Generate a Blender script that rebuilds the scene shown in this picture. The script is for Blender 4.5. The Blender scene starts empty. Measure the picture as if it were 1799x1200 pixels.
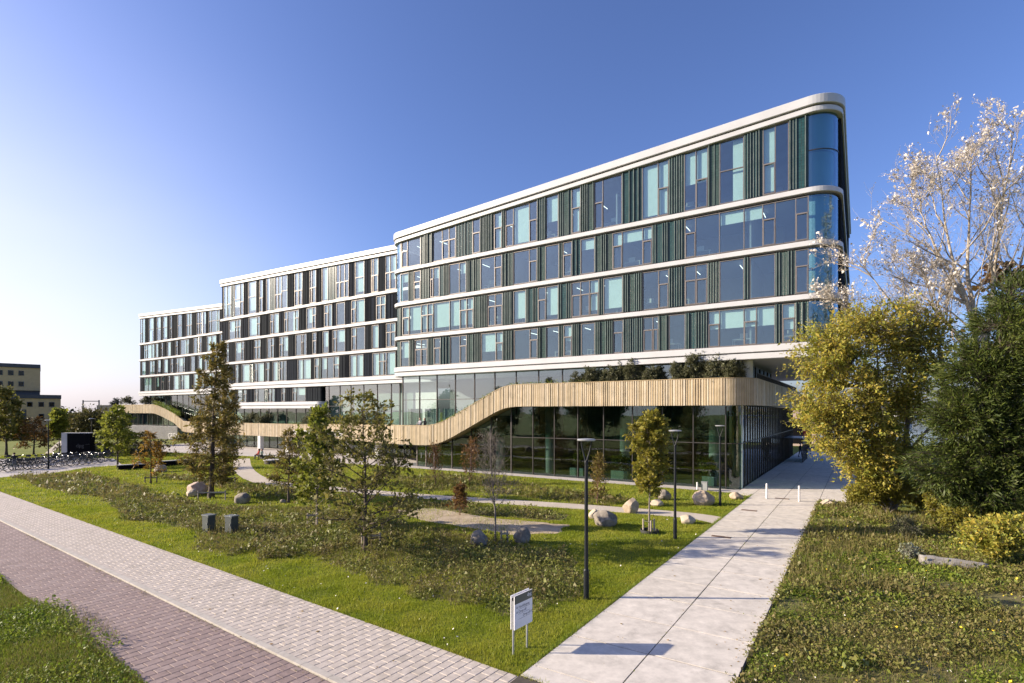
import bpy, bmesh, math, random
import numpy as np
from mathutils import Vector, Matrix

# ------------------------------------------------------------------ camera, sky, sun
S = bpy.context.scene
COL = S.collection
FPX, CX, HY, CAMH = 940.7, 899.5, 723.0, 5.8      # focal length and horizon in photo pixels, eye height in m
cam_d = bpy.data.cameras.new('camera')
cam_d.sensor_width = 36.0
cam_d.lens = 36.0 * FPX / 1799.0
cam_d.shift_y = (HY - 600.0) / 1799.0
cam_d.clip_start = 0.1
cam_d.clip_end = 6000.0
cam = bpy.data.objects.new('camera', cam_d)
cam.location = (0, 0, CAMH)
cam.rotation_euler = (math.radians(90), 0, 0)
COL.objects.link(cam)
S.camera = cam

SUN_EL = math.radians(21.0)
SUN_AZ = math.radians(-88.5)                       # from +Y, clockwise positive: the sun stands to the left
world = bpy.data.worlds.new('World')
S.world = world
world.use_nodes = True
wn = world.node_tree
wn.nodes.clear()
sky = wn.nodes.new('ShaderNodeTexSky')
sky.sky_type = 'NISHITA'
sky.sun_disc = False
sky.sun_elevation = SUN_EL
sky.sun_rotation = SUN_AZ
sky.altitude = 0
sky.air_density = 1.0
sky.dust_density = 1.7
sky.ozone_density = 5.0
bg = wn.nodes.new('ShaderNodeBackground')
bg.inputs['Strength'].default_value = 0.090
wo = wn.nodes.new('ShaderNodeOutputWorld')
tint = wn.nodes.new('ShaderNodeMix'); tint.data_type = 'RGBA'; tint.blend_type = 'MULTIPLY'; tint.inputs[0].default_value = 1.0
tint.inputs[7].default_value = (1.10, 0.95, 1.06, 1)      # autumn air: a little more violet than the clear-sky model
wn.links.new(sky.outputs[0], tint.inputs[6])
gam = wn.nodes.new('ShaderNodeGamma'); gam.inputs[1].default_value = 1.12; wn.links.new(tint.outputs[2], gam.inputs[0])
# thin autumn haze scatters light forward: a soft pale veil around the sun, strongest near the horizon
geo = wn.nodes.new('ShaderNodeNewGeometry')
dot = wn.nodes.new('ShaderNodeVectorMath'); dot.operation = 'DOT_PRODUCT'
dot.inputs[1].default_value = (-math.sin(SUN_AZ) * math.cos(0.03), -math.cos(SUN_AZ) * math.cos(0.03), -math.sin(0.03))
wn.links.new(geo.outputs['Incoming'], dot.inputs[0])
mr = wn.nodes.new('ShaderNodeMapRange'); mr.interpolation_type = 'SMOOTHERSTEP'
mr.inputs[1].default_value = 0.14; mr.inputs[2].default_value = 1.0; mr.inputs[3].default_value = 0.0; mr.inputs[4].default_value = 1.0
wn.links.new(dot.outputs['Value'], mr.inputs[0])
wtc = wn.nodes.new('ShaderNodeTexCoord')
wnz = wn.nodes.new('ShaderNodeTexNoise'); wnz.inputs['Scale'].default_value = 1.6; wnz.inputs['Detail'].default_value = 4
wmp = wn.nodes.new('ShaderNodeMapping'); wmp.inputs['Scale'].default_value = (1, 1, 2.6); wn.links.new(wtc.outputs['Generated'], wmp.inputs[0]); wn.links.new(wmp.outputs[0], wnz.inputs['Vector'])
wm2 = wn.nodes.new('ShaderNodeMapRange'); wm2.inputs[1].default_value = 0.3; wm2.inputs[2].default_value = 0.7; wm2.inputs[3].default_value = 0.75; wm2.inputs[4].default_value = 1.15
wn.links.new(wnz.outputs[0], wm2.inputs[0])
wmu = wn.nodes.new('ShaderNodeMath'); wmu.operation = 'MULTIPLY'; wmu.use_clamp = True; sepw = wn.nodes.new('ShaderNodeSeparateXYZ'); wn.links.new(geo.outputs['Incoming'], sepw.inputs[0]); wmz = wn.nodes.new('ShaderNodeMapRange'); wmz.interpolation_type = 'SMOOTHSTEP'; wmz.inputs[1].default_value = -0.62; wmz.inputs[2].default_value = -0.02; wmz.inputs[3].default_value = 0.0; wmz.inputs[4].default_value = 1.0; wn.links.new(sepw.outputs[2], wmz.inputs[0]); wmq = wn.nodes.new('ShaderNodeMath'); wmq.operation = 'MULTIPLY'; wn.links.new(mr.outputs[0], wmq.inputs[0]); wn.links.new(wmz.outputs[0], wmq.inputs[1]); wn.links.new(wmq.outputs[0], wmu.inputs[0]); wn.links.new(wm2.outputs[0], wmu.inputs[1])
veil = wn.nodes.new('ShaderNodeMix'); veil.data_type = 'RGBA'; veil.inputs[7].default_value = (5.7, 5.65, 6.2, 1)
wn.links.new(wmu.outputs[0], veil.inputs[0]); wn.links.new(gam.outputs[0], veil.inputs[6])
wn.links.new(veil.outputs[2], bg.inputs['Color'])
wn.links.new(bg.outputs[0], wo.inputs['Surface'])

sun_d = bpy.data.lights.new('sun', 'SUN')
sun_d.energy = 5.0
sun_d.angle = math.radians(0.5)
sun_d.color = (1.0, 0.86, 0.68)
sun = bpy.data.objects.new('sun', sun_d)
to_sun = Vector((math.sin(SUN_AZ) * math.cos(SUN_EL), math.cos(SUN_AZ) * math.cos(SUN_EL), math.sin(SUN_EL)))
sun.rotation_euler = (-to_sun).to_track_quat('-Z', 'Y').to_euler()
sun.location = to_sun * 100
COL.objects.link(sun)

S.view_settings.view_transform = 'Standard'
S.view_settings.look = 'None'
S.view_settings.gamma = 1.0
S.view_settings.use_curve_mapping = False
S.view_settings.exposure = 1.03
S.cycles.max_bounces = 7
S.cycles.diffuse_bounces = 3
S.cycles.glossy_bounces = 3
S.cycles.transmission_bounces = 4
S.cycles.transparent_max_bounces = 14
S.cycles.caustics_reflective = False
S.cycles.caustics_refractive = False
S.cycles.use_denoising = True
try:
    S.cycles.denoiser = 'OPENIMAGEDENOISE'
    S.cycles.denoising_prefilter = 'ACCURATE'
except Exception:
    pass

# ------------------------------------------------------------------ placing
P0 = Vector((16.7, 39.3, 0.0))                     # ground glass corner of the near block
_n = math.hypot(1449.5, FPX)
EX = Vector((1449.5 / _n, -FPX / _n, 0))           # along the facade, to the right
EY = Vector((FPX / _n, 1449.5 / _n, 0))            # into the building
BROT = math.atan2(EX.y, EX.x)

def G(px, py, z=0.0):
    "ground point seen at photo pixel px,py"
    y = (CAMH - z) * FPX / (py - HY)
    return Vector(((px - CX) / FPX * y, y, z))

def AT(px, depth, z=0.0):
    return Vector(((px - CX) / FPX * depth, depth, z))

def ZP(py, depth):
    return CAMH - (py - HY) * depth / FPX

def ux(px, yl):
    "local x on the facade plane at local depth yl seen at photo column px"
    k = (px - CX) / FPX
    a = P0 + EY * yl
    return (k * a.y - a.x) / (EX.x - k * EX.y)

def loc2w(x, y, z=0.0):
    p = P0 + EX * x + EY * y
    return Vector((p.x, p.y, z))

# ------------------------------------------------------------------ materials
MATS = {}
def nodes_of(m):
    m.use_nodes = True
    nt = m.node_tree
    b = nt.nodes.get('Principled BSDF')
    return nt, b

def mat(name, c, rough=0.6, metal=0.0, c2=None, scale=4.0, detail=5.0, bump=0.0, bscale=None, spec=0.5, stretch=None, lo=0.35, hi=0.65):
    if name in MATS: return MATS[name]
    m = bpy.data.materials.new(name)
    nt, b = nodes_of(m)
    b.inputs['Base Color'].default_value = (*c, 1)
    b.inputs['Roughness'].default_value = rough
    b.inputs['Metallic'].default_value = metal
    b.inputs['Specular IOR Level'].default_value = spec
    if c2 is not None or bump:
        tc = nt.nodes.new('ShaderNodeTexCoord')
        vec = tc.outputs['Object']
        if stretch:
            mp = nt.nodes.new('ShaderNodeMapping'); mp.inputs['Scale'].default_value = stretch
            nt.links.new(vec, mp.inputs['Vector']); vec = mp.outputs[0]
    if c2 is not None:
        nz = nt.nodes.new('ShaderNodeTexNoise'); nz.inputs['Scale'].default_value = scale; nz.inputs['Detail'].default_value = detail
        nz.inputs['Roughness'].default_value = 0.65
        cr = nt.nodes.new('ShaderNodeValToRGB')
        cr.color_ramp.elements[0].position = lo; cr.color_ramp.elements[0].color = (*c, 1)
        cr.color_ramp.elements[1].position = hi; cr.color_ramp.elements[1].color = (*c2, 1)
        nt.links.new(vec, nz.inputs['Vector']); nt.links.new(nz.outputs['Fac'], cr.inputs['Fac'])
        nt.links.new(cr.outputs[0], b.inputs['Base Color'])
    if bump:
        n2 = nt.nodes.new('ShaderNodeTexNoise'); n2.inputs['Scale'].default_value = bscale or scale * 6; n2.inputs['Detail'].default_value = 4
        bp = nt.nodes.new('ShaderNodeBump'); bp.inputs['Strength'].default_value = bump; bp.inputs['Distance'].default_value = 0.02
        nt.links.new(vec, n2.inputs['Vector']); nt.links.new(n2.outputs['Fac'], bp.inputs['Height']); nt.links.new(bp.outputs[0], b.inputs['Normal'])
    MATS[name] = m
    return m

def leafmat(name, cols, rough=0.55, trans=0.35, mix_noise=0.0):
    "foliage: a colour for each leaf drawn from cols, some light passing through"
    if name in MATS: return MATS[name]
    m = bpy.data.materials.new(name)
    nt, b = nodes_of(m)
    ge = nt.nodes.new('ShaderNodeNewGeometry')
    cr = nt.nodes.new('ShaderNodeValToRGB')
    el = cr.color_ramp.elements
    n = len(cols)
    while len(el) < n: el.new(0.5)
    for i, c in enumerate(cols):
        el[i].position = i / max(1, n - 1); el[i].color = (*c, 1)
    fac = ge.outputs['Random Per Island']
    if mix_noise > 0:
        tc = nt.nodes.new('ShaderNodeTexCoord')
        nz = nt.nodes.new('ShaderNodeTexNoise'); nz.inputs['Scale'].default_value = 0.55; nz.inputs['Detail'].default_value = 3
        nt.links.new(tc.outputs['Object'], nz.inputs['Vector'])
        mr = nt.nodes.new('ShaderNodeMapRange'); mr.inputs[1].default_value = 0.32; mr.inputs[2].default_value = 0.68
        nt.links.new(nz.outputs['Fac'], mr.inputs[0])
        mx = nt.nodes.new('ShaderNodeMix'); mx.data_type = 'FLOAT'; mx.inputs[0].default_value = mix_noise
        nt.links.new(fac, mx.inputs[2]); nt.links.new(mr.outputs[0], mx.inputs[3]); fac = mx.outputs[0]
    nt.links.new(fac, cr.inputs['Fac'])
    nt.links.new(cr.outputs[0], b.inputs['Base Color'])
    b.inputs['Roughness'].default_value = rough
    b.inputs['Specular IOR Level'].default_value = 0.35
    tr = nt.nodes.new('ShaderNodeBsdfTranslucent')
    nt.links.new(cr.outputs[0], tr.inputs['Color'])
    ms = nt.nodes.new('ShaderNodeMixShader'); ms.inputs[0].default_value = trans
    out = nt.nodes.get('Material Output')
    nt.links.new(b.outputs[0], ms.inputs[1]); nt.links.new(tr.outputs[0], ms.inputs[2]); nt.links.new(ms.outputs[0], out.inputs['Surface'])
    MATS[name] = m
    return m

def glassmat(name, tint, refl=0.12, gain=1.0, ior=1.5, rtint=(1, 1, 1)):
    "coated pane: tinted straight transmission and a mirror that grows towards grazing"
    if name in MATS: return MATS[name]
    m = bpy.data.materials.new(name)
    m.use_nodes = True
    nt = m.node_tree; nt.nodes.clear()
    out = nt.nodes.new('ShaderNodeOutputMaterial')
    tr = nt.nodes.new('ShaderNodeBsdfTransparent'); tr.inputs[0].default_value = (*tint, 1)
    gl = nt.nodes.new('ShaderNodeBsdfGlossy'); gl.inputs['Roughness'].default_value = 0.0; gl.inputs[0].default_value = (*rtint, 1)
    lw = nt.nodes.new('ShaderNodeLayerWeight'); lw.inputs[0].default_value = 0.5
    fr = nt.nodes.new('ShaderNodeMath'); fr.operation = 'POWER'; fr.inputs[1].default_value = 4.0
    nt.links.new(lw.outputs['Facing'], fr.inputs[0])
    ma = nt.nodes.new('ShaderNodeMath'); ma.operation = 'MULTIPLY_ADD'; ma.inputs[1].default_value = gain; ma.inputs[2].default_value = refl; ma.use_clamp = True
    ms = nt.nodes.new('ShaderNodeMixShader')
    # panes are never perfectly flat: a slow ripple
    tc = nt.nodes.new('ShaderNodeTexCoord')
    nz = nt.nodes.new('ShaderNodeTexNoise'); nz.inputs['Scale'].default_value = 0.55; nz.inputs['Detail'].default_value = 1
    bp = nt.nodes.new('ShaderNodeBump'); bp.inputs['Strength'].default_value = 0.02; bp.inputs['Distance'].default_value = 0.3
    nt.links.new(tc.outputs['Object'], nz.inputs['Vector']); nt.links.new(nz.outputs['Fac'], bp.inputs['Height']); nt.links.new(bp.outputs[0], gl.inputs['Normal'])
    nt.links.new(fr.outputs[0], ma.inputs[0]); nt.links.new(ma.outputs[0], ms.inputs[0])
    nt.links.new(tr.outputs[0], ms.inputs[1]); nt.links.new(gl.outputs[0], ms.inputs[2]); nt.links.new(ms.outputs[0], out.inputs[0])
    MATS[name] = m
    return m

def islandmat(name, cols, rough=0.7, spec=0.4, noise=None, bump=0.15, bscale=40, rnd='island', stain=0.0):
    "pieces of one kind, a tone for each piece (per mesh island or per object), fine grain on top"
    if name in MATS: return MATS[name]
    m = bpy.data.materials.new(name)
    nt, b = nodes_of(m)
    if rnd == 'island':
        fac = nt.nodes.new('ShaderNodeNewGeometry').outputs['Random Per Island']
    else:
        fac = nt.nodes.new('ShaderNodeObjectInfo').outputs['Random']
    cr = nt.nodes.new('ShaderNodeValToRGB'); el = cr.color_ramp.elements
    while len(el) < len(cols): el.new(0.5)
    for i, c in enumerate(cols):
        el[i].position = i / max(1, len(cols) - 1); el[i].color = (*c, 1)
    nt.links.new(fac, cr.inputs[0])
    tc = nt.nodes.new('ShaderNodeNewGeometry')
    nz = nt.nodes.new('ShaderNodeTexNoise'); nz.inputs['Scale'].default_value = noise or 6; nz.inputs['Detail'].default_value = 6; nz.inputs['Roughness'].default_value = 0.7
    nt.links.new(tc.outputs['Position'], nz.inputs['Vector'])
    mr = nt.nodes.new('ShaderNodeMapRange'); mr.inputs[1].default_value = 0.25; mr.inputs[2].default_value = 0.75; mr.inputs[3].default_value = 0.72; mr.inputs[4].default_value = 1.22
    nt.links.new(nz.outputs[0], mr.inputs[0])
    mu = nt.nodes.new('ShaderNodeVectorMath'); mu.operation = 'SCALE'
    nt.links.new(cr.outputs[0], mu.inputs[0]); nt.links.new(mr.outputs[0], mu.inputs['Scale'])
    nt.links.new(mu.outputs[0], b.inputs['Base Color'])
    if stain:
        ns = nt.nodes.new('ShaderNodeTexNoise'); ns.inputs['Scale'].default_value = stain; ns.inputs['Detail'].default_value = 8; ns.inputs['Roughness'].default_value = 0.75
        nt.links.new(tc.outputs['Position'], ns.inputs['Vector'])
        m3 = nt.nodes.new('ShaderNodeMapRange'); m3.inputs[1].default_value = 0.56; m3.inputs[2].default_value = 0.74; m3.inputs[3].default_value = 1.0; m3.inputs[4].default_value = 0.62
        nt.links.new(ns.outputs[0], m3.inputs[0])
        mu2 = nt.nodes.new('ShaderNodeVectorMath'); mu2.operation = 'SCALE'; nt.links.new(mu.outputs[0], mu2.inputs[0]); nt.links.new(m3.outputs[0], mu2.inputs['Scale'])
        nt.links.new(mu2.outputs[0], b.inputs['Base Color'])
    b.inputs['Roughness'].default_value = rough; b.inputs['Specular IOR Level'].default_value = spec
    if bump:
        n2 = nt.nodes.new('ShaderNodeTexNoise'); n2.inputs['Scale'].default_value = bscale; n2.inputs['Detail'].default_value = 3
        nt.links.new(tc.outputs['Position'], n2.inputs['Vector'])
        bp = nt.nodes.new('ShaderNodeBump'); bp.inputs['Strength'].default_value = bump; bp.inputs['Distance'].default_value = 0.01
        nt.links.new(n2.outputs[0], bp.inputs['Height']); nt.links.new(bp.outputs[0], b.inputs['Normal'])
    MATS[name] = m
    return m

# ------------------------------------------------------------------ mesh helpers
class MB:
    "collects shapes for ONE mesh"
    def __init__(s): s.v = []; s.f = []; s.mi = []; s.cur = 0
    def add(s, vs, fs):
        o = len(s.v); s.v.extend([tuple(p) for p in vs]); s.f.extend([tuple(i + o for i in f) for f in fs]); s.mi.extend([s.cur] * len(fs)); return s
    def box(s, x0, x1, y0, y1, z0, z1):
        return s.add([(x0,y0,z0),(x1,y0,z0),(x1,y1,z0),(x0,y1,z0),(x0,y0,z1),(x1,y0,z1),(x1,y1,z1),(x0,y1,z1)],
                     [(0,3,2,1),(4,5,6,7),(0,1,5,4),(1,2,6,5),(2,3,7,6),(3,0,4,7)])
    def prism(s, poly, z0, z1):
        n = len(poly)
        zt = z1 if callable(z1) else (lambda p: z1)
        zb = z0 if callable(z0) else (lambda p: z0)
        vs = [(p[0], p[1], zb(p)) for p in poly] + [(p[0], p[1], zt(p)) for p in poly]
        fs = [tuple(range(n - 1, -1, -1)), tuple(range(n, 2 * n))] + [(i, (i + 1) % n, (i + 1) % n + n, i + n) for i in range(n)]
        return s.add(vs, fs)
    def tube(s, pts, rad, k=6, cap=True):
        pts = [Vector(p) for p in pts]
        if not hasattr(rad, '__len__'): rad = [rad] * len(pts)
        vs = []; fs = []
        up = Vector((0, 0, 1))
        for i, p in enumerate(pts):
            d = (pts[min(i + 1, len(pts) - 1)] - pts[max(i - 1, 0)])
            d = d.normalized() if d.length > 1e-9 else up
            a = d.cross(up)
            if a.length < 1e-3: a = d.cross(Vector((1, 0, 0)))
            a.normalize(); b = d.cross(a)
            for j in range(k):
                t = 2 * math.pi * j / k
                vs.append(p + (a * math.cos(t) + b * math.sin(t)) * rad[i])
        for i in range(len(pts) - 1):
            for j in range(k):
                j2 = (j + 1) % k
                fs.append((i * k + j, i * k + j2, (i + 1) * k + j2, (i + 1) * k + j))
        if cap:
            fs.append(tuple(range(k))); fs.append(tuple(range((len(pts) - 1) * k + k - 1, (len(pts) - 1) * k - 1, -1)))
        return s.add(vs, fs)
    def lathe(s, prof, c=(0, 0, 0), k=16):
        vs = []; fs = []; n = len(prof)
        for r, z in prof:
            for j in range(k):
                t = 2 * math.pi * j / k
                vs.append((c[0] + r * math.cos(t), c[1] + r * math.sin(t), c[2] + z))
        for i in range(n - 1):
            for j in range(k):
                j2 = (j + 1) % k
                fs.append((i * k + j, i * k + j2, (i + 1) * k + j2, (i + 1) * k + j))
        fs.append(tuple(range(k - 1, -1, -1))); fs.append(tuple((n - 1) * k + j for j in range(k)))
        return s.add(vs, fs)
    def sweep(s, path, prof, closed=False):
        "path: list of (x,y,nx,ny) with outward normal; prof: list of (offset, z or callable)"
        m = len(prof); vs = []; fs = []
        for (x, y, nx, ny) in path:
            for (o, z) in prof:
                zz = z(x, y) if callable(z) else z
                vs.append((x + nx * o, y + ny * o, zz))
        for i in range(len(path) - 1):
            for j in range(m):
                j2 = (j + 1) % m
                fs.append((i * m + j, (i + 1) * m + j, (i + 1) * m + j2, i * m + j2))
        fs.append(tuple(range(m))); fs.append(tuple((len(path) - 1) * m + j for j in range(m - 1, -1, -1)))
        return s.add(vs, fs)
    def mesh(s, name):
        me = bpy.data.meshes.new(name)
        me.from_pydata(s.v, [], s.f); me.update()
        return me
    def build(s, name, m, parent=None, smooth=False, fix=True, loc=None):
        me = s.mesh(name)
        if fix:
            bm = bmesh.new(); bm.from_mesh(me); bmesh.ops.recalc_face_normals(bm, faces=bm.faces); bm.to_mesh(me); bm.free()
        for q in (m if isinstance(m, (list, tuple)) else [m]): me.materials.append(q)
        if isinstance(m, (list, tuple)): me.polygons.foreach_set('material_index', s.mi)
        if smooth: me.polygons.foreach_set('use_smooth', [True] * len(me.polygons))
        return link(name, me, parent, loc)

def link(name, me, parent=None, loc=None):
    o = bpy.data.objects.new(name, me)
    COL.objects.link(o)
    if parent is not None: o.parent = parent
    if loc is not None: o.location = loc
    return o

def npmesh(name, V, F, m, parent=None, smooth=False):
    "fast mesh from numpy arrays, faces all with the same corner count"
    V = np.asarray(V, np.float32).reshape(-1, 3); F = np.asarray(F, np.int32)
    me = bpy.data.meshes.new(name)
    k = F.shape[1]
    me.vertices.add(len(V)); me.vertices.foreach_set('co', V.ravel())
    me.loops.add(F.size); me.loops.foreach_set('vertex_index', F.ravel())
    me.polygons.add(len(F)); me.polygons.foreach_set('loop_start', np.arange(0, F.size, k, dtype=np.int32))
    me.update(calc_edges=True)
    me.materials.append(m)
    me.polygons.foreach_set('use_smooth', np.full(len(F), bool(smooth)))
    return link(name, me, parent)

def tag(o, label=None, cat=None, group=None, kind=None):
    if label: o['label'] = label
    if cat: o['category'] = cat
    if group: o['group'] = group
    if kind: o['kind'] = kind
    return o

def empty(name, loc=(0, 0, 0), rz=0.0):
    o = bpy.data.objects.new(name, None)
    o.empty_display_size = 0.3
    COL.objects.link(o); o.location = loc; o.rotation_euler = (0, 0, rz)
    return o

def copy_tree(o, parent=None, kids=None):
    c = o.copy(); COL.objects.link(c); c.parent = parent
    for ch in list(o.children): copy_tree(ch, c)
    return c

def text_obj(name, body, size, m, parent, loc, rot, extrude=0.004, align='LEFT'):
    cu = bpy.data.curves.new(name, 'FONT'); cu.body = body; cu.size = size; cu.extrude = extrude; cu.align_x = align
    cu.materials.append(m)
    t = bpy.data.objects.new('tmp_text', cu); COL.objects.link(t)
    me = bpy.data.meshes.new_from_object(t.evaluated_get(bpy.context.evaluated_depsgraph_get()))
    bpy.data.objects.remove(t)
    o = bpy.data.objects.new(name, me); COL.objects.link(o); o.parent = parent; o.location = loc; o.rotation_euler = rot
    return o
# ------------------------------------------------------------------ materials of the office building
WHITE = mat('white_aluminium', (0.52, 0.525, 0.535), 0.4, 0.0, c2=(0.47, 0.475, 0.485), scale=0.6, detail=3)
FRAME = mat('bronze_frame', (0.20, 0.18, 0.165), 0.4, 0.3, c2=(0.17, 0.15, 0.14), scale=3)
MULL = mat('dark_mullion', (0.075, 0.068, 0.064), 0.4, 0.4, c2=(0.05, 0.047, 0.045), scale=3)
GLASS = glassmat('window_glass', (0.84, 0.94, 0.92), refl=0.12, gain=0.85, ior=1.5, rtint=(0.74, 0.87, 1.0))
GLASSD = glassmat('curtain_glass', (0.54, 0.63, 0.60), refl=0.08, gain=0.9, ior=1.5, rtint=(0.92, 0.97, 1.0))
GLASST = glassmat('terrace_glass', (0.74, 0.83, 0.80), refl=0.15, gain=0.9, rtint=(0.88, 0.93, 1.0))
GLASSB = glassmat('curved_glass', (0.55, 0.75, 0.80), refl=0.16, gain=0.9, ior=1.5, rtint=(0.72, 0.88, 1.0))
BLIND = mat('blind_fabric', (0.66, 0.69, 0.67), 0.85, c2=(0.60, 0.63, 0.61), scale=1.5)
CONC = mat('building_concrete', (0.50, 0.49, 0.47), 0.8, c2=(0.42, 0.41, 0.40), scale=0.7, bump=0.15)
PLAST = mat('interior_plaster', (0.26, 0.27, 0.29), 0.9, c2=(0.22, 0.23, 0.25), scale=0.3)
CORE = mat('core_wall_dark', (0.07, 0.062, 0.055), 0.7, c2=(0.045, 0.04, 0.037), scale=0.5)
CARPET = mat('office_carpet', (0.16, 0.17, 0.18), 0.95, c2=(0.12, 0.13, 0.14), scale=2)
COLM = mat('column_plaster', (0.74, 0.75, 0.72), 0.7, c2=(0.68, 0.69, 0.66), scale=1.0)
ROOFM = mat('roof_membrane', (0.30, 0.30, 0.30), 0.9, c2=(0.24, 0.24, 0.24), scale=0.5)

def tilemat(name, cols, rough):
    "glazed ceramic cladding: thin courses, each tile a tone of its own"
    if name in MATS: return MATS[name]
    m = bpy.data.materials.new(name); nt, b = nodes_of(m)
    tc = nt.nodes.new('ShaderNodeTexCoord')
    sep = nt.nodes.new('ShaderNodeSeparateXYZ'); nt.links.new(tc.outputs['Object'], sep.inputs[0])
    cmb = nt.nodes.new('ShaderNodeCombineXYZ')
    ad = nt.nodes.new('ShaderNodeMath'); ad.operation = 'ADD'; nt.links.new(sep.outputs[0], ad.inputs[0]); nt.links.new(sep.outputs[1], ad.inputs[1])
    nt.links.new(ad.outputs[0], cmb.inputs[0]); nt.links.new(sep.outputs[2], cmb.inputs[1])
    br = nt.nodes.new('ShaderNodeTexBrick')
    br.offset = 0.0
    br.inputs['Color1'].default_value = (*cols[0], 1); br.inputs['Color2'].default_value = (*cols[1], 1); br.inputs['Mortar'].default_value = (0.008, 0.009, 0.009, 1)
    br.inputs['Scale'].default_value = 1.0; br.inputs['Brick Width'].default_value = 0.19; br.inputs['Row Height'].default_value = 0.2; br.inputs['Mortar Size'].default_value = 0.008
    nt.links.new(cmb.outputs[0], br.inputs['Vector'])
    nz = nt.nodes.new('ShaderNodeTexNoise'); nz.inputs['Scale'].default_value = 0.35; nz.inputs['Detail'].default_value = 2
    nt.links.new(tc.outputs['Object'], nz.inputs['Vector'])
    mx = nt.nodes.new('ShaderNodeMix'); mx.data_type = 'RGBA'; mx.inputs[7].default_value = (*cols[2], 1)
    mr = nt.nodes.new('ShaderNodeMapRange'); mr.inputs[1].default_value = 0.42; mr.inputs[2].default_value = 0.62; mr.inputs[4].default_value = 0.75
    nt.links.new(nz.outputs[0], mr.inputs[0]); nt.links.new(mr.outputs[0], mx.inputs[0]); nt.links.new(br.outputs[0], mx.inputs[6])
    nt.links.new(mx.outputs[2], b.inputs['Base Color'])
    b.inputs['Roughness'].default_value = rough; b.inputs['Specular IOR Level'].default_value = 0.3 if rough < 0.28 else 0.04
    bp = nt.nodes.new('ShaderNodeBump'); bp.inputs['Strength'].default_value = 0.5; bp.inputs['Distance'].default_value = 0.01
    inv = nt.nodes.new('ShaderNodeMath'); inv.operation = 'SUBTRACT'; inv.inputs[0].default_value = 1.0
    nt.links.new(br.outputs[1], inv.inputs[1]); nt.links.new(inv.outputs[0], bp.inputs['Height']); nt.links.new(bp.outputs[0], b.inputs['Normal'])
    MATS[name] = m
    return m
TILES = [tilemat('tile_green', ((0.028, 0.058, 0.050), (0.040, 0.080, 0.070), (0.046, 0.066, 0.060)), 0.27),
         tilemat('tile_teal', ((0.016, 0.050, 0.055), (0.022, 0.070, 0.074), (0.028, 0.060, 0.060)), 0.24),
         tilemat('tile_charcoal', ((0.015, 0.019, 0.024), (0.022, 0.027, 0.033), (0.020, 0.024, 0.029)), 0.8),
         tilemat('tile_brown', ((0.026, 0.026, 0.026), (0.036, 0.036, 0.035), (0.030, 0.031, 0.031)), 0.8),
         tilemat('tile_slate', ((0.014, 0.019, 0.029), (0.020, 0.026, 0.038), (0.018, 0.023, 0.032)), 0.8)]
RIBHI = mat('glazed_rib_highlight', (0.16, 0.195, 0.18), 0.3, c2=(0.09, 0.13, 0.118), scale=1.3, spec=0.4)  # highlight caught by the ribs is put into this pale colour
RIBDK = mat('charcoal_rib', (0.026, 0.030, 0.036), 0.7, c2=(0.018, 0.021, 0.027), scale=1.3, spec=0.05)

BLD = empty('office_building', P0, BROT)
tag(BLD, 'long stepped glass and dark tile office building with white bands and gold slatted ribbon', 'building')
RB = random.Random(11)

def arc_path(xl, xr, yf, dep, rl, rr, n=14):
    p = [(xl, yf + dep, -1, 0), (xl, yf + rl, -1, 0)]
    for i in range(1, n):
        a = math.pi * 0.5 * i / n
        p.append((xl + rl - rl * math.cos(a), yf + rl - rl * math.sin(a), -math.cos(a), -math.sin(a)))
    p += [(xl + rl, yf, 0, -1)]
    m = max(1, int((xr - xl) / 6))
    for i in range(1, m): p.append((xl + rl + (xr - rr - xl - rl) * i / m, yf, 0, -1))
    p += [(xr - rr, yf, 0, -1)]
    for i in range(1, n):
        a = math.pi * 0.5 * i / n
        p.append((xr - rr + rr * math.sin(a), yf + rr - rr * math.cos(a), math.sin(a), -math.cos(a)))
    p += [(xr, yf + rr, 1, 0), (xr, yf + dep, 1, 0)]
    return p

def rect_prof(o0, o1, z0, z1, bev=0.03):
    f = lambda z, d: ((lambda x, y: z(x, y) + d) if callable(z) else z + d)
    return [(o0, z0), (o1 - bev, z0), (o1, f(z0, bev)), (o1, f(z1, -bev)), (o1 - bev, z1), (o0, z1)]

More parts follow.
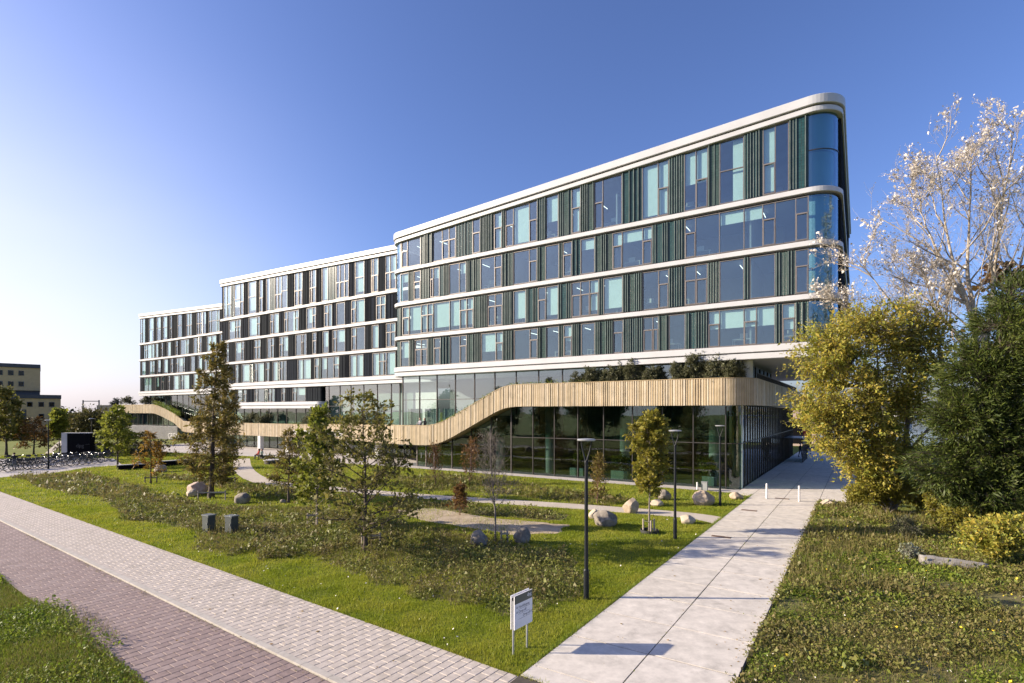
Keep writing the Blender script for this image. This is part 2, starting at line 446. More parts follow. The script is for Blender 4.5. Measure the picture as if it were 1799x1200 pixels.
class Block:
    def __init__(s, xl, xr, yf, dep, rl, rr, z_left, z_right, levels, bottom, proud=0.24):
        s.xl, s.xr, s.yf, s.dep = xl, xr, yf, dep
        s.path = arc_path(xl, xr, yf, dep, rl, rr)
        s.rl, s.rr = rl, rr
        s.zt = lambda x, y: z_left + (z_right - z_left) * (min(max(x, xl), xr) - xl) / (xr - xl)
        s.levels = levels
        # roof line: a tall tier, a shadow gap, a slim tier
        top = s.zt
        MB().sweep(s.path, rect_prof(-0.1, proud + 0.12, lambda x, y: top(x, y) - 0.62, top)).build('parapet', WHITE, BLD)
        MB().sweep(s.path, rect_prof(-0.1, proud - 0.1, lambda x, y: top(x, y) - 0.72, lambda x, y: top(x, y) - 0.62)).build('shadow_gap', FRAME, BLD)
        MB().sweep(s.path, rect_prof(-0.1, proud, lambda x, y: top(x, y) - 1.08, lambda x, y: top(x, y) - 0.72)).build('roof_edge', WHITE, BLD)
        for (z0, z1) in levels:
            MB().sweep(s.path, rect_prof(-0.1, proud, z0, z1)).build('floor_band', WHITE, BLD)
            MB().sweep(s.path, rect_prof(-0.1, proud - 0.13, z1, z1 + 0.06, 0.01)).build('sill_band', FRAME, BLD)
            MB().sweep(s.path, rect_prof(-0.1, proud - 0.15, z0 - 0.07, z0, 0.01)).build('head_band', FRAME, BLD)
        zb = bottom
        MB().sweep(s.path, rect_prof(-0.1, proud + 0.06, zb + 0.50, zb + 0.98)).build('floor_band', WHITE, BLD)
        MB().sweep(s.path, rect_prof(-0.1, proud - 0.1, zb + 0.42, zb + 0.50, 0.01)).build('shadow_gap', FRAME, BLD)
        MB().sweep(s.path, rect_prof(-0.1, proud - 0.0, zb, zb + 0.42)).build('floor_band', WHITE, BLD)
        MB().sweep(s.path, rect_prof(-0.1, proud - 0.13, zb + 0.98, zb + 1.04, 0.01)).build('sill_band', FRAME, BLD)
        poly = [(p[0] - p[2] * 0.12, p[1] - p[3] * 0.12) for p in s.path]
        MB().prism(poly, lambda p: top(*p) - 1.0, lambda p: top(*p) - 0.66).build('roof_deck', ROOFM, BLD)
        MB().prism(poly, zb + 0.06, zb + 0.9).build('soffit', WHITE, BLD)
        for (z0, z1) in levels:
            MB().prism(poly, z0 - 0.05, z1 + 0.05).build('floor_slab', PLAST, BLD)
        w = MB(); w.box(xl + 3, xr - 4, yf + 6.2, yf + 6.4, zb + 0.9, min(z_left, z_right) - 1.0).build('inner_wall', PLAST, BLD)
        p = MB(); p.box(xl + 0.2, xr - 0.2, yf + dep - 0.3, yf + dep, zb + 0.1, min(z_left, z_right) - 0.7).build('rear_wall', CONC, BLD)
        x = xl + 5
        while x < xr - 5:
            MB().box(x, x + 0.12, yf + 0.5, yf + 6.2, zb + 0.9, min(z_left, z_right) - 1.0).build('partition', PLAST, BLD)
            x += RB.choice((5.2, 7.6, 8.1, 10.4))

NEAR_L = [(20.81, 21.17), (17.16, 17.52), (13.51, 13.87)]
near = Block(-35.6, 6.2, 0.0, 33.0, 1.3, 1.75, 25.1, 27.45, NEAR_L, 9.58)
MIDX0 = ux(388, 6.6)
mid = Block(MIDX0, -34.0, 6.6, 16.0, 0.45, 0.45, 27.7, 26.55, NEAR_L, 9.36)
LFX0 = ux(245, 14)
left = Block(LFX0, -80.0, 14.0, 16.0, 0.45, 0.45, 27.9, 25.9, NEAR_L, 9.3)

def window(x0, x1, ms, yf, zb, zt0, zt1, style):
    "frame with mullions and opening lights; panes and blinds are its sub-parts. zt0/zt1: head height at both ends"
    fw, d0, d1 = 0.055, -0.02, 0.12
    edges = [x0] + list(ms) + [x1]
    zt = lambda x: zt0 + (zt1 - zt0) * (x - x0) / (x1 - x0)
    w = MB()
    def bar(xa, xb, za, zbt, y0=d0, y1=d1):
        w.add([(xa, yf+y0, za), (xb, yf+y0, za), (xb, yf+y1, za), (xa, yf+y1, za), (xa, yf+y0, zbt(xa)), (xb, yf+y0, zbt(xb)), (xb, yf+y1, zbt(xb)), (xa, yf+y1, zbt(xa))],
              [(0,3,2,1),(4,5,6,7),(0,1,5,4),(1,2,6,5),(2,3,7,6),(3,0,4,7)])
    for i, e in enumerate(edges):
        a, b = (e, e + fw) if i == 0 else ((e - fw, e) if i == len(edges) - 1 else (e - fw / 2, e + fw / 2))
        bar(a, b, zb, zt)
    cells = []
    for i in range(len(edges) - 1):
        a = edges[i] + (fw if i == 0 else fw / 2); b = edges[i + 1] - (fw if i == len(edges) - 2 else fw / 2)
        w.box(a, b, yf + d0 + 0.003, yf + d1 - 0.003, zb, zb + fw)
        top = min(zt(a), zt(b)) - fw
        w.add([(a, yf+d0+.003, top), (b, yf+d0+.003, top), (b, yf+d1-.003, top), (a, yf+d1-.003, top), (a, yf+d0+.003, zt(a)), (b, yf+d0+.003, zt(b)), (b, yf+d1-.003, zt(b)), (a, yf+d1-.003, zt(a))],
              [(0,3,2,1),(4,5,6,7),(0,1,5,4),(1,2,6,5),(2,3,7,6),(3,0,4,7)])
        wd = b - a
        sash = wd < 1.12 and (len(edges) > 2 or wd < 1.0) and RB.random() < 0.85
        if sash:
            zs = zb + min((zt0 - zb) * 0.62, 2.0 if zt0 - zb < 3.6 else 2.2)
            w.box(a, b, yf + d0 - 0.025, yf + d1 - 0.01, zs - 0.045, zs + 0.045)
            for (xa, xb) in ((a, a + 0.05), (b - 0.05, b)): w.box(xa, xb, yf + d0 - 0.024, yf + 0.06, zb + fw, zs - 0.045)
            w.box(a + 0.05, b - 0.05, yf + d0 - 0.023, yf + 0.06, zb + fw, zb + fw + 0.05)
            cells.append((a, b, zb + fw, zs - 0.045)); cells.append((a, b, zs + 0.045, top))
        elif (zt0 + zt1) / 2 - zb > 4.2 and wd > 1.3:
            zs = zb + (zt0 - zb) * 0.52
            w.box(a, b, yf + d0, yf + d1 - 0.01, zs - 0.03, zs + 0.03)
            cells.append((a, b, zb + fw, zs - 0.03)); cells.append((a, b, zs + 0.03, top))
        else:
            cells.append((a, b, zb + fw, top))
    o = w.build('window', FRAME, BLD, fix=False)
    for (a, b, za, zz) in cells:
        MB().box(a, b, yf + 0.045, yf + 0.06, za, zz).build('pane', GLASS, o, fix=False)
    drop = RB.choice(style)
    for i in range(len(edges) - 1):
        a, b = edges[i] + 0.07, edges[i + 1] - 0.07
        if b - a < 0.45: continue
        dr = drop if RB.random() < 0.75 else RB.choice(style)
        if dr <= 0: continue
        top = min(zt(a), zt(b)) - 0.05
        side = RB.random() < 0.18 and b - a > 1.2
        if side:      # a curtain drawn half across
            c = a + (b - a) * RB.uniform(0.45, 0.7)
            MB().box(c, b, yf + 0.30, yf + 0.32, zb + 0.03, top).build('curtain', BLIND, o, fix=False)
        else:
            MB().box(a, b, yf + 0.20, yf + 0.215, top - (top - zb - 0.04) * dr, top).build('blind', BLIND, o, fix=False)

def cladding(x0, x1, yf, zb, zt0, zt1, tones, ribbed):
    t = RB.choice(tones)
    zt = lambda x: zt0 + (zt1 - zt0) * (x - x0) / max(1e-6, x1 - x0)
    m = MB()
    def bx(xa, xb, y0, y1, za):
        m.add([(xa, y0, za), (xb, y0, za), (xb, y1, za), (xa, y1, za), (xa, y0, zt(xa)), (xb, y0, zt(xb)), (xb, y1, zt(xb)), (xa, y1, zt(xa))],
              [(0,3,2,1),(4,5,6,7),(0,1,5,4),(1,2,6,5),(2,3,7,6),(3,0,4,7)])
    bx(x0, x1, yf - 0.02, yf + 0.14, zb)
    panel = m.build('cladding_panel', TILES[t], BLD, fix=False)
    # upright glazed ribs: close on some stretches, wide on others
    x = x0 + 0.05
    r = MB(); m = r
    gap = RB.choice((0.19, 0.19, 0.38, 0.19))
    while x < x1 - 0.07:
        pd = RB.choice((0.05, 0.08, 0.11)) if ribbed else RB.choice((0.03, 0.05))
        bx(x, x + 0.05, yf - 0.02 - pd, yf - 0.015, zb + 0.01)
        x += gap if RB.random() < (0.8 if ribbed else 0.45) else 0.57
    if r.v: r.build('rib_set', RIBHI if t in (0, 1) else RIBDK, panel, fix=False)

def row(spec, base, sc, yf, zb, ztf, tones, ribbed, style):
    "spec: 'a-b:m,m' windows in photo columns; what lies between is cladding"
    ws = []
    for w in spec.split():
        r, _, mm = w.partition(':')
        a, b = [float(q) for q in r.split('-')]
        ws.append((a, b, [float(q) for q in mm.split(',')] if mm else []))
    cv = lambda X: ux(base + X / sc, yf)
    ends = []
    for (a, b, mm) in ws:
        ends.append((cv(a), cv(b), [cv(q) for q in mm]))
    return ends

def do_row(blk, ends, zb, ztf, tones, ribbed, style, xl=None, xr=None):
    xl = blk.xl + blk.rl if xl is None else xl
    xr = blk.xr - blk.rr if xr is None else xr
    x = xl
    for (a, b, ms) in ends:
        a = max(a, xl); b = min(b, xr)
        if b - a < 0.2: continue
        if a - x > 0.12: cladding(x, a, blk.yf, zb, ztf(x), ztf(a), tones, ribbed)
        elif a > x: a = x
        window(a, b, [q for q in ms if a + 0.2 < q < b - 0.2], blk.yf, zb, ztf(a), ztf(b), style)
        x = b
    if xr - x > 0.12: cladding(x, xr, blk.yf, zb, ztf(x), ztf(xr), tones, ribbed)

K = lambda z: (lambda x: z)
ST_N = (0, 0, 0.55, 0.6, 0.75, 0.9, 0.35)
ST_M = (0.0, 0.9, 0.95, 0.95, 0.7, 0.55, 0.95)
GR = (0, 0, 1, 0, 1, 0, 1, 0, 1, 0, 1)
DK = (2, 4, 4, 4, 2, 2, 1)
npt = lambda b: (lambda x: b.zt(x, 0) - 1.08)
# near block, columns read from the photograph
R5 = row('701-739:706,716 760.5-801:777,789 830-844 868-882 888-944:902,930 959-981 1004-1020 1044-1093:1059 1128-1175:1156 1202-1244:1222.5 1264-1307 1340-1386:1362', 0, 1, 0, 0, 0, 0, 0, 0)
R4 = row('702-718 727-739 756-772:761 789-819:807 844-882:869 902-944:930 958-982 989-1005 1020-1045 1076-1146:1093,1129 1203-1422:1222,1264,1307,1340,1362,1398', 0, 1, 0, 0, 0, 0, 0, 0)
R3 = row('707-832:719,740,751,761,790,808,820 857-883:870 902-924 945-981:959 1004-1052:1020,1036 1060-1094 1129-1175:1157 1203-1243:1223 1264-1307 1317-1362 1397-1422', 0, 1, 0, 0, 0, 0, 0, 0)
R2 = row('703-719 729-751:740 762-774 791-820:808 845-884:871 903-945:931 960-982 990-1005 1021-1045 1077-1095 1130-1157:1147 1175-1204 1244-1362:1264,1307,1329 1374-1397', 0, 1, 0, 0, 0, 0, 0, 0)
do_row(near, R5, 21.28, npt(near), GR, True, (0, 0, 0.6, 0.95, 0.95, 0.55))
do_row(near, R4, 17.63, K(20.68), GR, True, (0, 0.3, 0.35, 0.6, 0, 0.3))
do_row(near, R3, 13.98, K(17.03), GR, True, (0, 0, 0, 0.6, 0.85, 0))
do_row(near, R2, 10.62, K(13.38), GR, True, (0, 0, 0.65, 0, 0.5))
b, s = 380, 3.636
M5 = row('47-95:70 115-175:152 205-255 275-298 320-343 375-455:395,417 500-550:525 597-637:610 675-712 765-847:790,820 887-945 990-1035:1003 1080-1150:1110', b, s, 6.6, 0, 0, 0, 0, 0)
M4 = row('82-157:120,137 208-280:260 345-400:365 435-527:455,503 577-637:615 690-740:715 768-822 863-948:890 1022-1082:1050', b, s, 6.6, 0, 0, 0, 0, 0)
M3 = row('65-80 122-178:160 242-283:262 325-370:350 403-460:425 507-577:543,555 615-640 680-717 745-823:767 865-950:893 995-1037 1085-1145:1113', b, s, 6.6, 0, 0, 0, 0, 0)
M2 = row('65-83 122-142 163-213 243-305:262 317-340 360-393 405-450:425 520-605:553 628-655 670-785:707,750 853-940:895 998-1145:1040,1070,1088', b, s, 6.6, 0, 0, 0, 0, 0)
M1 = row('65-98 135-165 173-193 245-308:265 330-373:352 418-440 487-570:512', b, s, 6.6, 0, 0, 0, 0, 0)
MXR = ux(700, 6.6)
do_row(mid, M5, 21.28, npt(mid), DK, False, ST_M, xr=MXR)
do_row(mid, M4, 17.63, K(20.68), DK, False, ST_M, xr=MXR)
do_row(mid, M3, 13.98, K(17.03), DK, False, ST_M, xr=MXR)
do_row(mid, M2, 10.41, K(13.38), DK, False, ST_M, xr=MXR)
MGX = ux(b + 665 / s, 6.6)
lp = arc_path(MIDX0, MGX + 0.3, 6.6, 14.0, 0.45, 0.9)
MB().sweep(lp, rect_prof(-0.1, 0.30, 6.75, 7.23)).build('floor_band', WHITE, BLD); MB().sweep(lp, rect_prof(-0.1, 0.14, 6.67, 6.75, 0.01)).build('shadow_gap', FRAME, BLD); MB().sweep(lp, rect_prof(-0.1, 0.24, 6.25, 6.67)).build('floor_band', WHITE, BLD)
MB().prism([(p[0] - p[2] * 0.12, p[1] - p[3] * 0.12) for p in lp], 6.31, 7.15).build('soffit', WHITE, BLD)
MB().box(MIDX0 + 1, MGX - 0.5, 11.0, 11.2, 7.15, 9.4).build('inner_wall', PLAST, BLD)
do_row(mid, M1, 7.29, K(9.33), DK, False, ST_M, xr=MGX)
b, s = 180, 4.0
L4 = row('263-300:280 328-360 382-410 425-455 475-488 528-558 590-628:610 663-697:680 705-728 747-825:765,808', b, s, 14, 0, 0, 0, 0, 0)
L3 = row('290-365:300,315,345 372-392 413-427 455-480 515-530 548-608:590 640-665 680-697 733-800:765 827-850', b, s, 14, 0, 0, 0, 0, 0)
L2 = row('277-303 332-367:350 387-410 430-460 480-497 518-580:535,565 620-650 672-700 715-760:735 790-820', b, s, 14, 0, 0, 0, 0, 0)
L1 = row('293-345:320 375-397 417-432 462-475 498-535 550-610:568 640-670 690-715 735-800:765 820-845', b, s, 14, 0, 0, 0, 0, 0)
LXR = ux(396, 14)
do_row(left, L4, 21.28, npt(left), DK, False, ST_M, xr=LXR)
do_row(left, L3, 17.63, K(20.68), DK, False, ST_M, xr=LXR)
do_row(left, L2, 13.98, K(17.03), DK, False, ST_M, xr=LXR)
do_row(left, L1, 10.34, K(13.38), DK, False, ST_M, xr=LXR)

# curved corner glass of the near block
def corner(blk, right, z0, z1, n=14, sub=1, mm=None):
    r = blk.rr if right else blk.rl
    pts = []
    for i in range(n + 1):
        a = math.pi * 0.5 * i / n
        if right: pts.append((blk.xr - r + r * math.sin(a), blk.yf + r - r * math.cos(a), math.sin(a), -math.cos(a)))
        else: pts.append((blk.xl + r - r * math.cos(a), blk.yf + r - r * math.sin(a), -math.cos(a), -math.sin(a)))
    for k in range(sub):
        za = (lambda k: (lambda x, y: z0 + ((z1(x, y) if callable(z1) else z1) - z0) * k / sub + (0.03 if k else 0)))(k)
        zc = (lambda k: (lambda x, y: z0 + ((z1(x, y) if callable(z1) else z1) - z0) * (k + 1) / sub - (0.03 if k < sub - 1 else 0)))(k)
        o = MB().sweep(pts, [(-0.06, za), (-0.03, za), (-0.03, zc), (-0.06, zc)]).build('corner_pane', mm or GLASSB, BLD, smooth=False)
        if mm is None:
            MB().sweep(pts, [(-0.36, za), (-0.33, za), (-0.33, zc), (-0.36, zc)]).build('curtain', BLIND, o)
    if sub > 1:
        zc = lambda x, y: z0 + ((z1(x, y) if callable(z1) else z1) - z0) / 2 + 0.028
        za = lambda x, y: z0 + ((z1(x, y) if callable(z1) else z1) - z0) / 2 - 0.028
        MB().sweep(pts, [(-0.10, za), (0.0, za), (0.0, zc), (-0.10, zc)]).build('corner_transom', MULL, BLD)
corner(near, True, 21.28, lambda x, y: near.zt(x, y) - 1.08, sub=2)
for i, (z0, z1) in enumerate(((17.63, 20.68), (13.98, 17.03), (10.62, 13.38))):
    corner(near, True, z0, z1)
    corner(near, False, z0, z1, mm=(TILES[0] if i > 0 else None))
corner(near, False, 21.28, lambda x, y: near.zt(x, y) - 1.08)
# the shaded end wall of the near block: ribbed cladding and tall lights, each storey
for (z0, z1) in ((21.28, 26.3), (17.63, 20.68), (13.98, 17.03), (10.62, 13.38)):
    y = 1.78
    while y < 32.6:
        e = min(32.6, y + RB.choice((1.6, 2.4, 3.2)))
        m = MB(); m.box(6.06, 6.22, y, e, z0, z1)
        p = m.build('cladding_panel', TILES[RB.choice((0, 2, 3))], BLD)
        r = MB(); q = y + 0.1
        while q < e - 0.08:
            r.box(6.218, 6.33, q, q + 0.05, z0 + 0.01, z1 - 0.01); q += 0.22
        if r.v: r.build('rib_set', RIBDK, p)
        y = e
MB().box(LFX0 + 40, LFX0 + 47, 18, 25, 25.4, 28.2).build('roof_plant_room', TILES[3], BLD)

# ------------------------------------------------------------------ curtain walls
def curtain(xs, y, z0, z1, transoms=(), gm=None, thick=0.06, zfun=None):
    "uprights at xs along the front plane y; panes between"
    gm = gm or GLASSD
    zs = [z0] + list(transoms) + [z1]
    for x in xs:
        MB().box(x - 0.035, x + 0.035, y - 0.05, y + 0.14, z0, z1).build('mullion', MULL, BLD, fix=False)
    for a, c in zip(xs[:-1], xs[1:]):
        for t in transoms:
            MB().box(a + 0.035, c - 0.035, y - 0.03, y + 0.1, t - 0.03, t + 0.03).build('transom', MULL, BLD, fix=False)
        for i in range(len(zs) - 1):
            MB().box(a + 0.035, c - 0.035, y + 0.01, y + 0.028, zs[i] + (0.03 if i else 0), zs[i + 1] - (0.03 if i < len(zs) - 2 else 0)).build('glass_pane', gm, BLD, fix=False)

def xmods(x0, x1, st):
    n = max(1, round((x1 - x0) / st)); return [x0 + (x1 - x0) * i / n for i in range(n + 1)]

curtain([-19.95, -17.62, -15.4, -13.1, -10.7, -8.18, -5.7, -3.32, -0.96], 0.0, 0.06, 6.22, (3.42,))
# under the falling ribbon the glass gets lower
for a, c, zt in ((-22.3, -19.95, 5.4), (-24.7, -22.3, 4.2), (-27.1, -24.7, 3.15), (-29.5, -27.1, 2.5), (-31.9, -29.5, 2.3)):
    curtain([a, c - 0.071], 0.0, 0.06, zt, (), GLASSD)
# rounded glass corner and the side wall along the walk
pts = []
for i in range(9):
    a = math.pi * 0.5 * i / 8
    pts.append((-0.9 + 0.9 * math.sin(a), 0.9 - 0.9 * math.cos(a), math.sin(a), -math.cos(a)))
for (z0, z1) in ((0.06, 3.39), (3.45, 6.22)):
    MB().sweep(pts, [(-0.03, z0), (-0.01, z0), (-0.01, z1), (-0.03, z1)]).build('corner_pane', GLASSD, BLD)
MB().sweep(pts, [(-0.08, 3.39), (0.02, 3.39), (0.02, 3.45), (-0.08, 3.45)]).build('corner_transom', MULL, BLD)
MB().box(-0.06, 0.05, 0.92, 1.06, 0.0, 6.3).build('corner_post', COLM, BLD)
SIDE_END = 36.0
y = 1.06
while y < SIDE_END - 0.1:
    e = y + 1.2
    MB().box(-0.12, 0.05, e - 0.03, e + 0.03, 0.06, 6.22).build('mullion', MULL, BLD, fix=False)
    for (z0, z1) in ((0.06, 3.39), (3.45, 6.22)):
        MB().box(-0.03, -0.012, y + 0.03, e - 0.03, z0, z1).build('glass_pane', GLASSD, BLD, fix=False)
    MB().box(-0.10, 0.03, y + 0.03, e - 0.03, 3.39, 3.45).build('transom', MULL, BLD, fix=False)
    y = e
# lounge behind the ground floor glass
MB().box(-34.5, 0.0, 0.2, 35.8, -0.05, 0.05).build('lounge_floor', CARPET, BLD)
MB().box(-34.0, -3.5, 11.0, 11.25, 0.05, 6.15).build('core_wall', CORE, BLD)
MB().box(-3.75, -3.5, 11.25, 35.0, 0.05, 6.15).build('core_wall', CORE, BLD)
for x in (-2.6, -10.0, -17.4, -23.0):
    MB().lathe([(0.42, 0.05), (0.42, 6.15 if x > -20 else 3.6)], (x + 0.4, 2.0, 0), 20).build('column', COLM, BLD, smooth=False)
for y in (9, 17, 25, 33):
    MB().lathe([(0.4, 0.05), (0.4, 6.15)], (-1.8, y, 0), 16).build('column', COLM, BLD)

# terrace glazing below the near block
curtain(xmods(-34.5, -0.2, 2.42), 0.55, 3.35, 9.6, (7.05,), GLASST)
MB().lathe([(0.38, 7.1), (0.38, 9.62)], (0.35, 1.2, 0), 20).build('column', COLM, BLD)
curtain_s = [0.75 + 2.4 * i for i in range(8)]
for a, c in zip(curtain_s[:-1], curtain_s[1:]):
    MB().box(-0.2, -0.06, c - 0.03, c + 0.03, 7.1, 9.6).build('mullion', MULL, BLD, fix=False)
    MB().box(-0.14, -0.12, a + 0.03, c - 0.03, 7.1, 9.6).build('glass_pane', GLASSD, BLD, fix=False)
MB().box(-34.0, -0.8, 8.0, 8.2, 3.4, 9.6).build('core_wall', PLAST, BLD)
# long pale curtains hang behind the terrace panes at the low end
for k in range(5):
    x0 = -34.2 + 2.45 * k
    m = MB(); n = 14
    pp = [(x0 + 2.1 * i / n, 1.15 + (0.06 if i % 2 else -0.06), 0, -1) for i in range(n + 1)]
    m.sweep(pp, [(0, 3.4), (0.01, 3.4), (0.01, 6.1), (0, 6.1)]).build('curtain', BLIND, BLD)
# tall glazing of the link and the low storey of the middle block
curtain([ux(380 + X / 3.636, 7.0) for X in (665, 720, 790, 860, 942, 1028, 1118, 1172)], 7.0, 3.2, 9.85, (6.55,), GLASST)
MB().box(MGX + 0.1, -36.0, 8.0, 8.06, 3.2, 9.8).build('blind', BLIND, BLD)
MB().box(MGX - 0.1, MGX + 0.12, 6.62, 8.0, 3.2, 9.9).build('end_wall', TILES[2], BLD)
curtain(xmods(MIDX0 + 0.6, MGX - 0.1, 2.3), 7.6, 3.2, 6.25, (), GLASSD)
MB().box(MIDX0 + 0.6, MGX, 9.0, 9.1, 3.2, 6.2).build('blind', BLIND, BLD)
# left block: lobby glass above the ribbon and the hall below it
curtain(xmods(LFX0 + 3, -86, 2.4), 15.0, 4.0, 9.35, (), GLASSD)
MB().box(LFX0 + 2, -84, 18, 18.1, 4.0, 9.3).build('inner_wall', PLAST, BLD)
curtain(xmods(-146, -104, 2.3), 13.6, 0.05, 5.6, (2.9,), GLASSD)
MB().box(-147, -100, 16.0, 16.2, 0.05, 5.5).build('inner_wall', PLAST, BLD)
for x in range(-145, -104, 5):
    MB().box(x, x + 0.5, 14.3, 14.8, 0.05, 5.5).build('column', CORE, BLD)
# entrance front below the ribbon in the middle
curtain(xmods(-84, -33.5, 2.1), 8.4, 0.05, 2.5, (), GLASSD)
MB().box(-100, -33.0, 12.5, 12.7, 0.05, 3.0).build('core_wall', CORE, BLD)
for px in (457, 506, 612, 664):
    x = ux(px, 5.2)
    MB().box(x - 0.32, x + 0.32, 5.0, 5.6, 0.0, 2.4).build('column', COLM, BLD)
# glazed double door under the low ribbon
for x in (-31.85, -30.6, -29.45):
    MB().box(x - 0.05, x + 0.05, -0.06, 0.1, 0.05, 2.25).build('door_post', FRAME, BLD)
for x in (-31.2, -30.05):
    MB().tube([(x, -0.1, 0.9), (x, -0.1, 1.5)], 0.02, 8).build('door_handle', WHITE, BLD)

# ------------------------------------------------------------------ gold slatted ribbon
GOLD = islandmat('gold_slat', ((0.44, 0.355, 0.225), (0.49, 0.405, 0.275), (0.54, 0.46, 0.335), (0.465, 0.37, 0.235), (0.57, 0.50, 0.38)), rough=0.42, spec=0.5, noise=1.5, bump=0.0, rnd='object')
GOLDI = islandmat('gold_slat_far', ((0.44, 0.355, 0.225), (0.49, 0.405, 0.275), (0.54, 0.46, 0.335), (0.465, 0.37, 0.235), (0.57, 0.50, 0.38)), rough=0.42, spec=0.5, noise=1.5, bump=0.0)
GOLDB = mat('gold_backing', (0.42, 0.315, 0.17), 0.5, 0.0, c2=(0.37, 0.275, 0.15), scale=0.8)
ctrl = [(1.0, 36.0), (1.0, 24.0), (1.0, 12.0), (1.0, 3.0)]
for i in range(9):
    a = math.pi * 0.5 * i / 8
    ctrl.append((-1.2 + 2.2 * math.cos(a), 1.2 - 2.2 * math.sin(a)))
ctrl += [(-10, -1.0), (-20, -1.0), (-30, -1.0), (-33.5, -0.9), (-37, -0.2), (-40.5, 1.2), (-44, 2.8), (-48, 4.0), (-53, 4.7), (-60, 5.0), (-70, 5.0), (-84, 5.2), (-92, 6.0), (-98, 8.0), (-104, 10.6), (-110, 12.2), (-116, 12.8), (-126, 13.0), (-136, 13.0), (-150.5, 13.0), (-151.4, 13.6), (-151.6, 14.6), (-151.6, 24)]
def resample(c, st):
    out = []; acc = 0.0
    P = [Vector(p) for p in c]
    d = [0.0]
    for a, b in zip(P[:-1], P[1:]): d.append(d[-1] + (b - a).length)
    n = int(d[-1] / st); j = 0
    for i in range(n + 1):
        t = d[-1] * i / n
        while j < len(d) - 2 and d[j + 1] < t: j += 1
        q = P[j].lerp(P[j + 1], (t - d[j]) / max(1e-9, d[j + 1] - d[j]))
        out.append(q)
    return out
SLP = 0.19
gp = resample(ctrl, SLP)
for _ in range(3):
    gp = [gp[0]] + [(gp[i - 1] + gp[i] * 2 + gp[i + 1]) / 4 for i in range(1, len(gp) - 1)] + [gp[-1]]
gn = []
for i in range(len(gp)):
    d = (gp[min(i + 1, len(gp) - 1)] - gp[max(i - 1, 0)]).normalized()
    gn.append(Vector((d.y * -1, d.x)))       # outward (to the viewer)
def _pw(x, pts):
    if x <= pts[0][0]: return pts[0][1]
    for (a, za), (c, zc) in zip(pts[:-1], pts[1:]):
        if x <= c: return za + (zc - za) * (x - a) / (c - a)
    return pts[-1][1]
ZB = [(-152, 5.45), (-121, 5.45), (-119, 5.2), (-106, 2.6), (-103, 2.25), (-98, 2.15), (-60, 2.12), (-36, 2.33), (-29.6, 2.36), (-28.2, 2.55), (-26.8, 3.05), (-20.6, 6.0), (-19.6, 6.24), (-18.6, 6.27), (2, 6.27)]
def zb_at(x): return sum(_pw(x + d, ZB) for d in (-0.8, -0.4, 0, 0.4, 0.8)) / 5
def zh_at(x): return _pw(x, [(-152, 1.85), (-60, 1.85), (-36, 1.98), (2, 1.95)])
GPATH = [(p.x, p.y, n.x, n.y) for p, n in zip(gp, gn)]
MB().sweep(GPATH[::2] + ([GPATH[-1]] if (len(GPATH) - 1) % 2 else []), [(-0.16, lambda x, y: zb_at(x)), (0.0, lambda x, y: zb_at(x)), (0.0, lambda x, y: zb_at(x) + zh_at(x)), (-0.16, lambda x, y: zb_at(x) + zh_at(x))]).build('ribbon_backing', GOLDB, BLD)
MB().sweep(GPATH[::2], [(-0.2, lambda x, y: zb_at(x) + zh_at(x) + 0.0), (0.05, lambda x, y: zb_at(x) + zh_at(x) + 0.0), (0.05, lambda x, y: zb_at(x) + zh_at(x) + 0.05), (-0.2, lambda x, y: zb_at(x) + zh_at(x) + 0.05)]).build('ribbon_coping', GOLDB, BLD)
slats = []
for i in range(len(gp) - 1):
    a, c = gp[i], gp[i + 1]; mid_ = (a + c) / 2; n = (gn[i] + gn[i + 1]).normalized(); t = Vector((-n.y, n.x))
    w = SLP * RB.choice((0.45, 0.6, 0.7, 0.8)); pd = RB.choice((0.02, 0.03, 0.03, 0.05))
    wp = loc2w(mid_.x, mid_.y)
    slats.append((wp.length, mid_, n, t, w, pd))
order = sorted(range(len(slats)), key=lambda k: (slats[k][0] if slats[k][1].y < 4 or slats[k][1].x < -3 else slats[k][0] + 25))
near_set = set(order[:300])
far = MB()
def slat_shape(mb, mid_, n, t, w, pd):
    p = []
    for s_ in (-w / 2, w / 2):
        for o in (0.0, pd):
            q = mid_ + t * s_ + n * o
            tap = 0.8 if o else 1.0
            q = mid_ + t * s_ * tap + n * o
            zb = zb_at(q.x) - 0.02; p.append((q.x, q.y, zb)); p.append((q.x, q.y, zb + zh_at(q.x) + 0.015))
    mb.add(p, [(0, 1, 3, 2), (2, 3, 7, 6), (6, 7, 5, 4), (0, 2, 6, 4), (1, 5, 7, 3), (0, 4, 5, 1)])
for k, (d, mid_, n, t, w, pd) in enumerate(slats):
    if k in near_set:
        m = MB(); slat_shape(m, mid_, n, t, w, pd); m.build('slat', GOLD, BLD)
    else:
        slat_shape(far, mid_, n, t, w, pd)
tag(far.build('slat_run', GOLDI, BLD), kind='stuff')
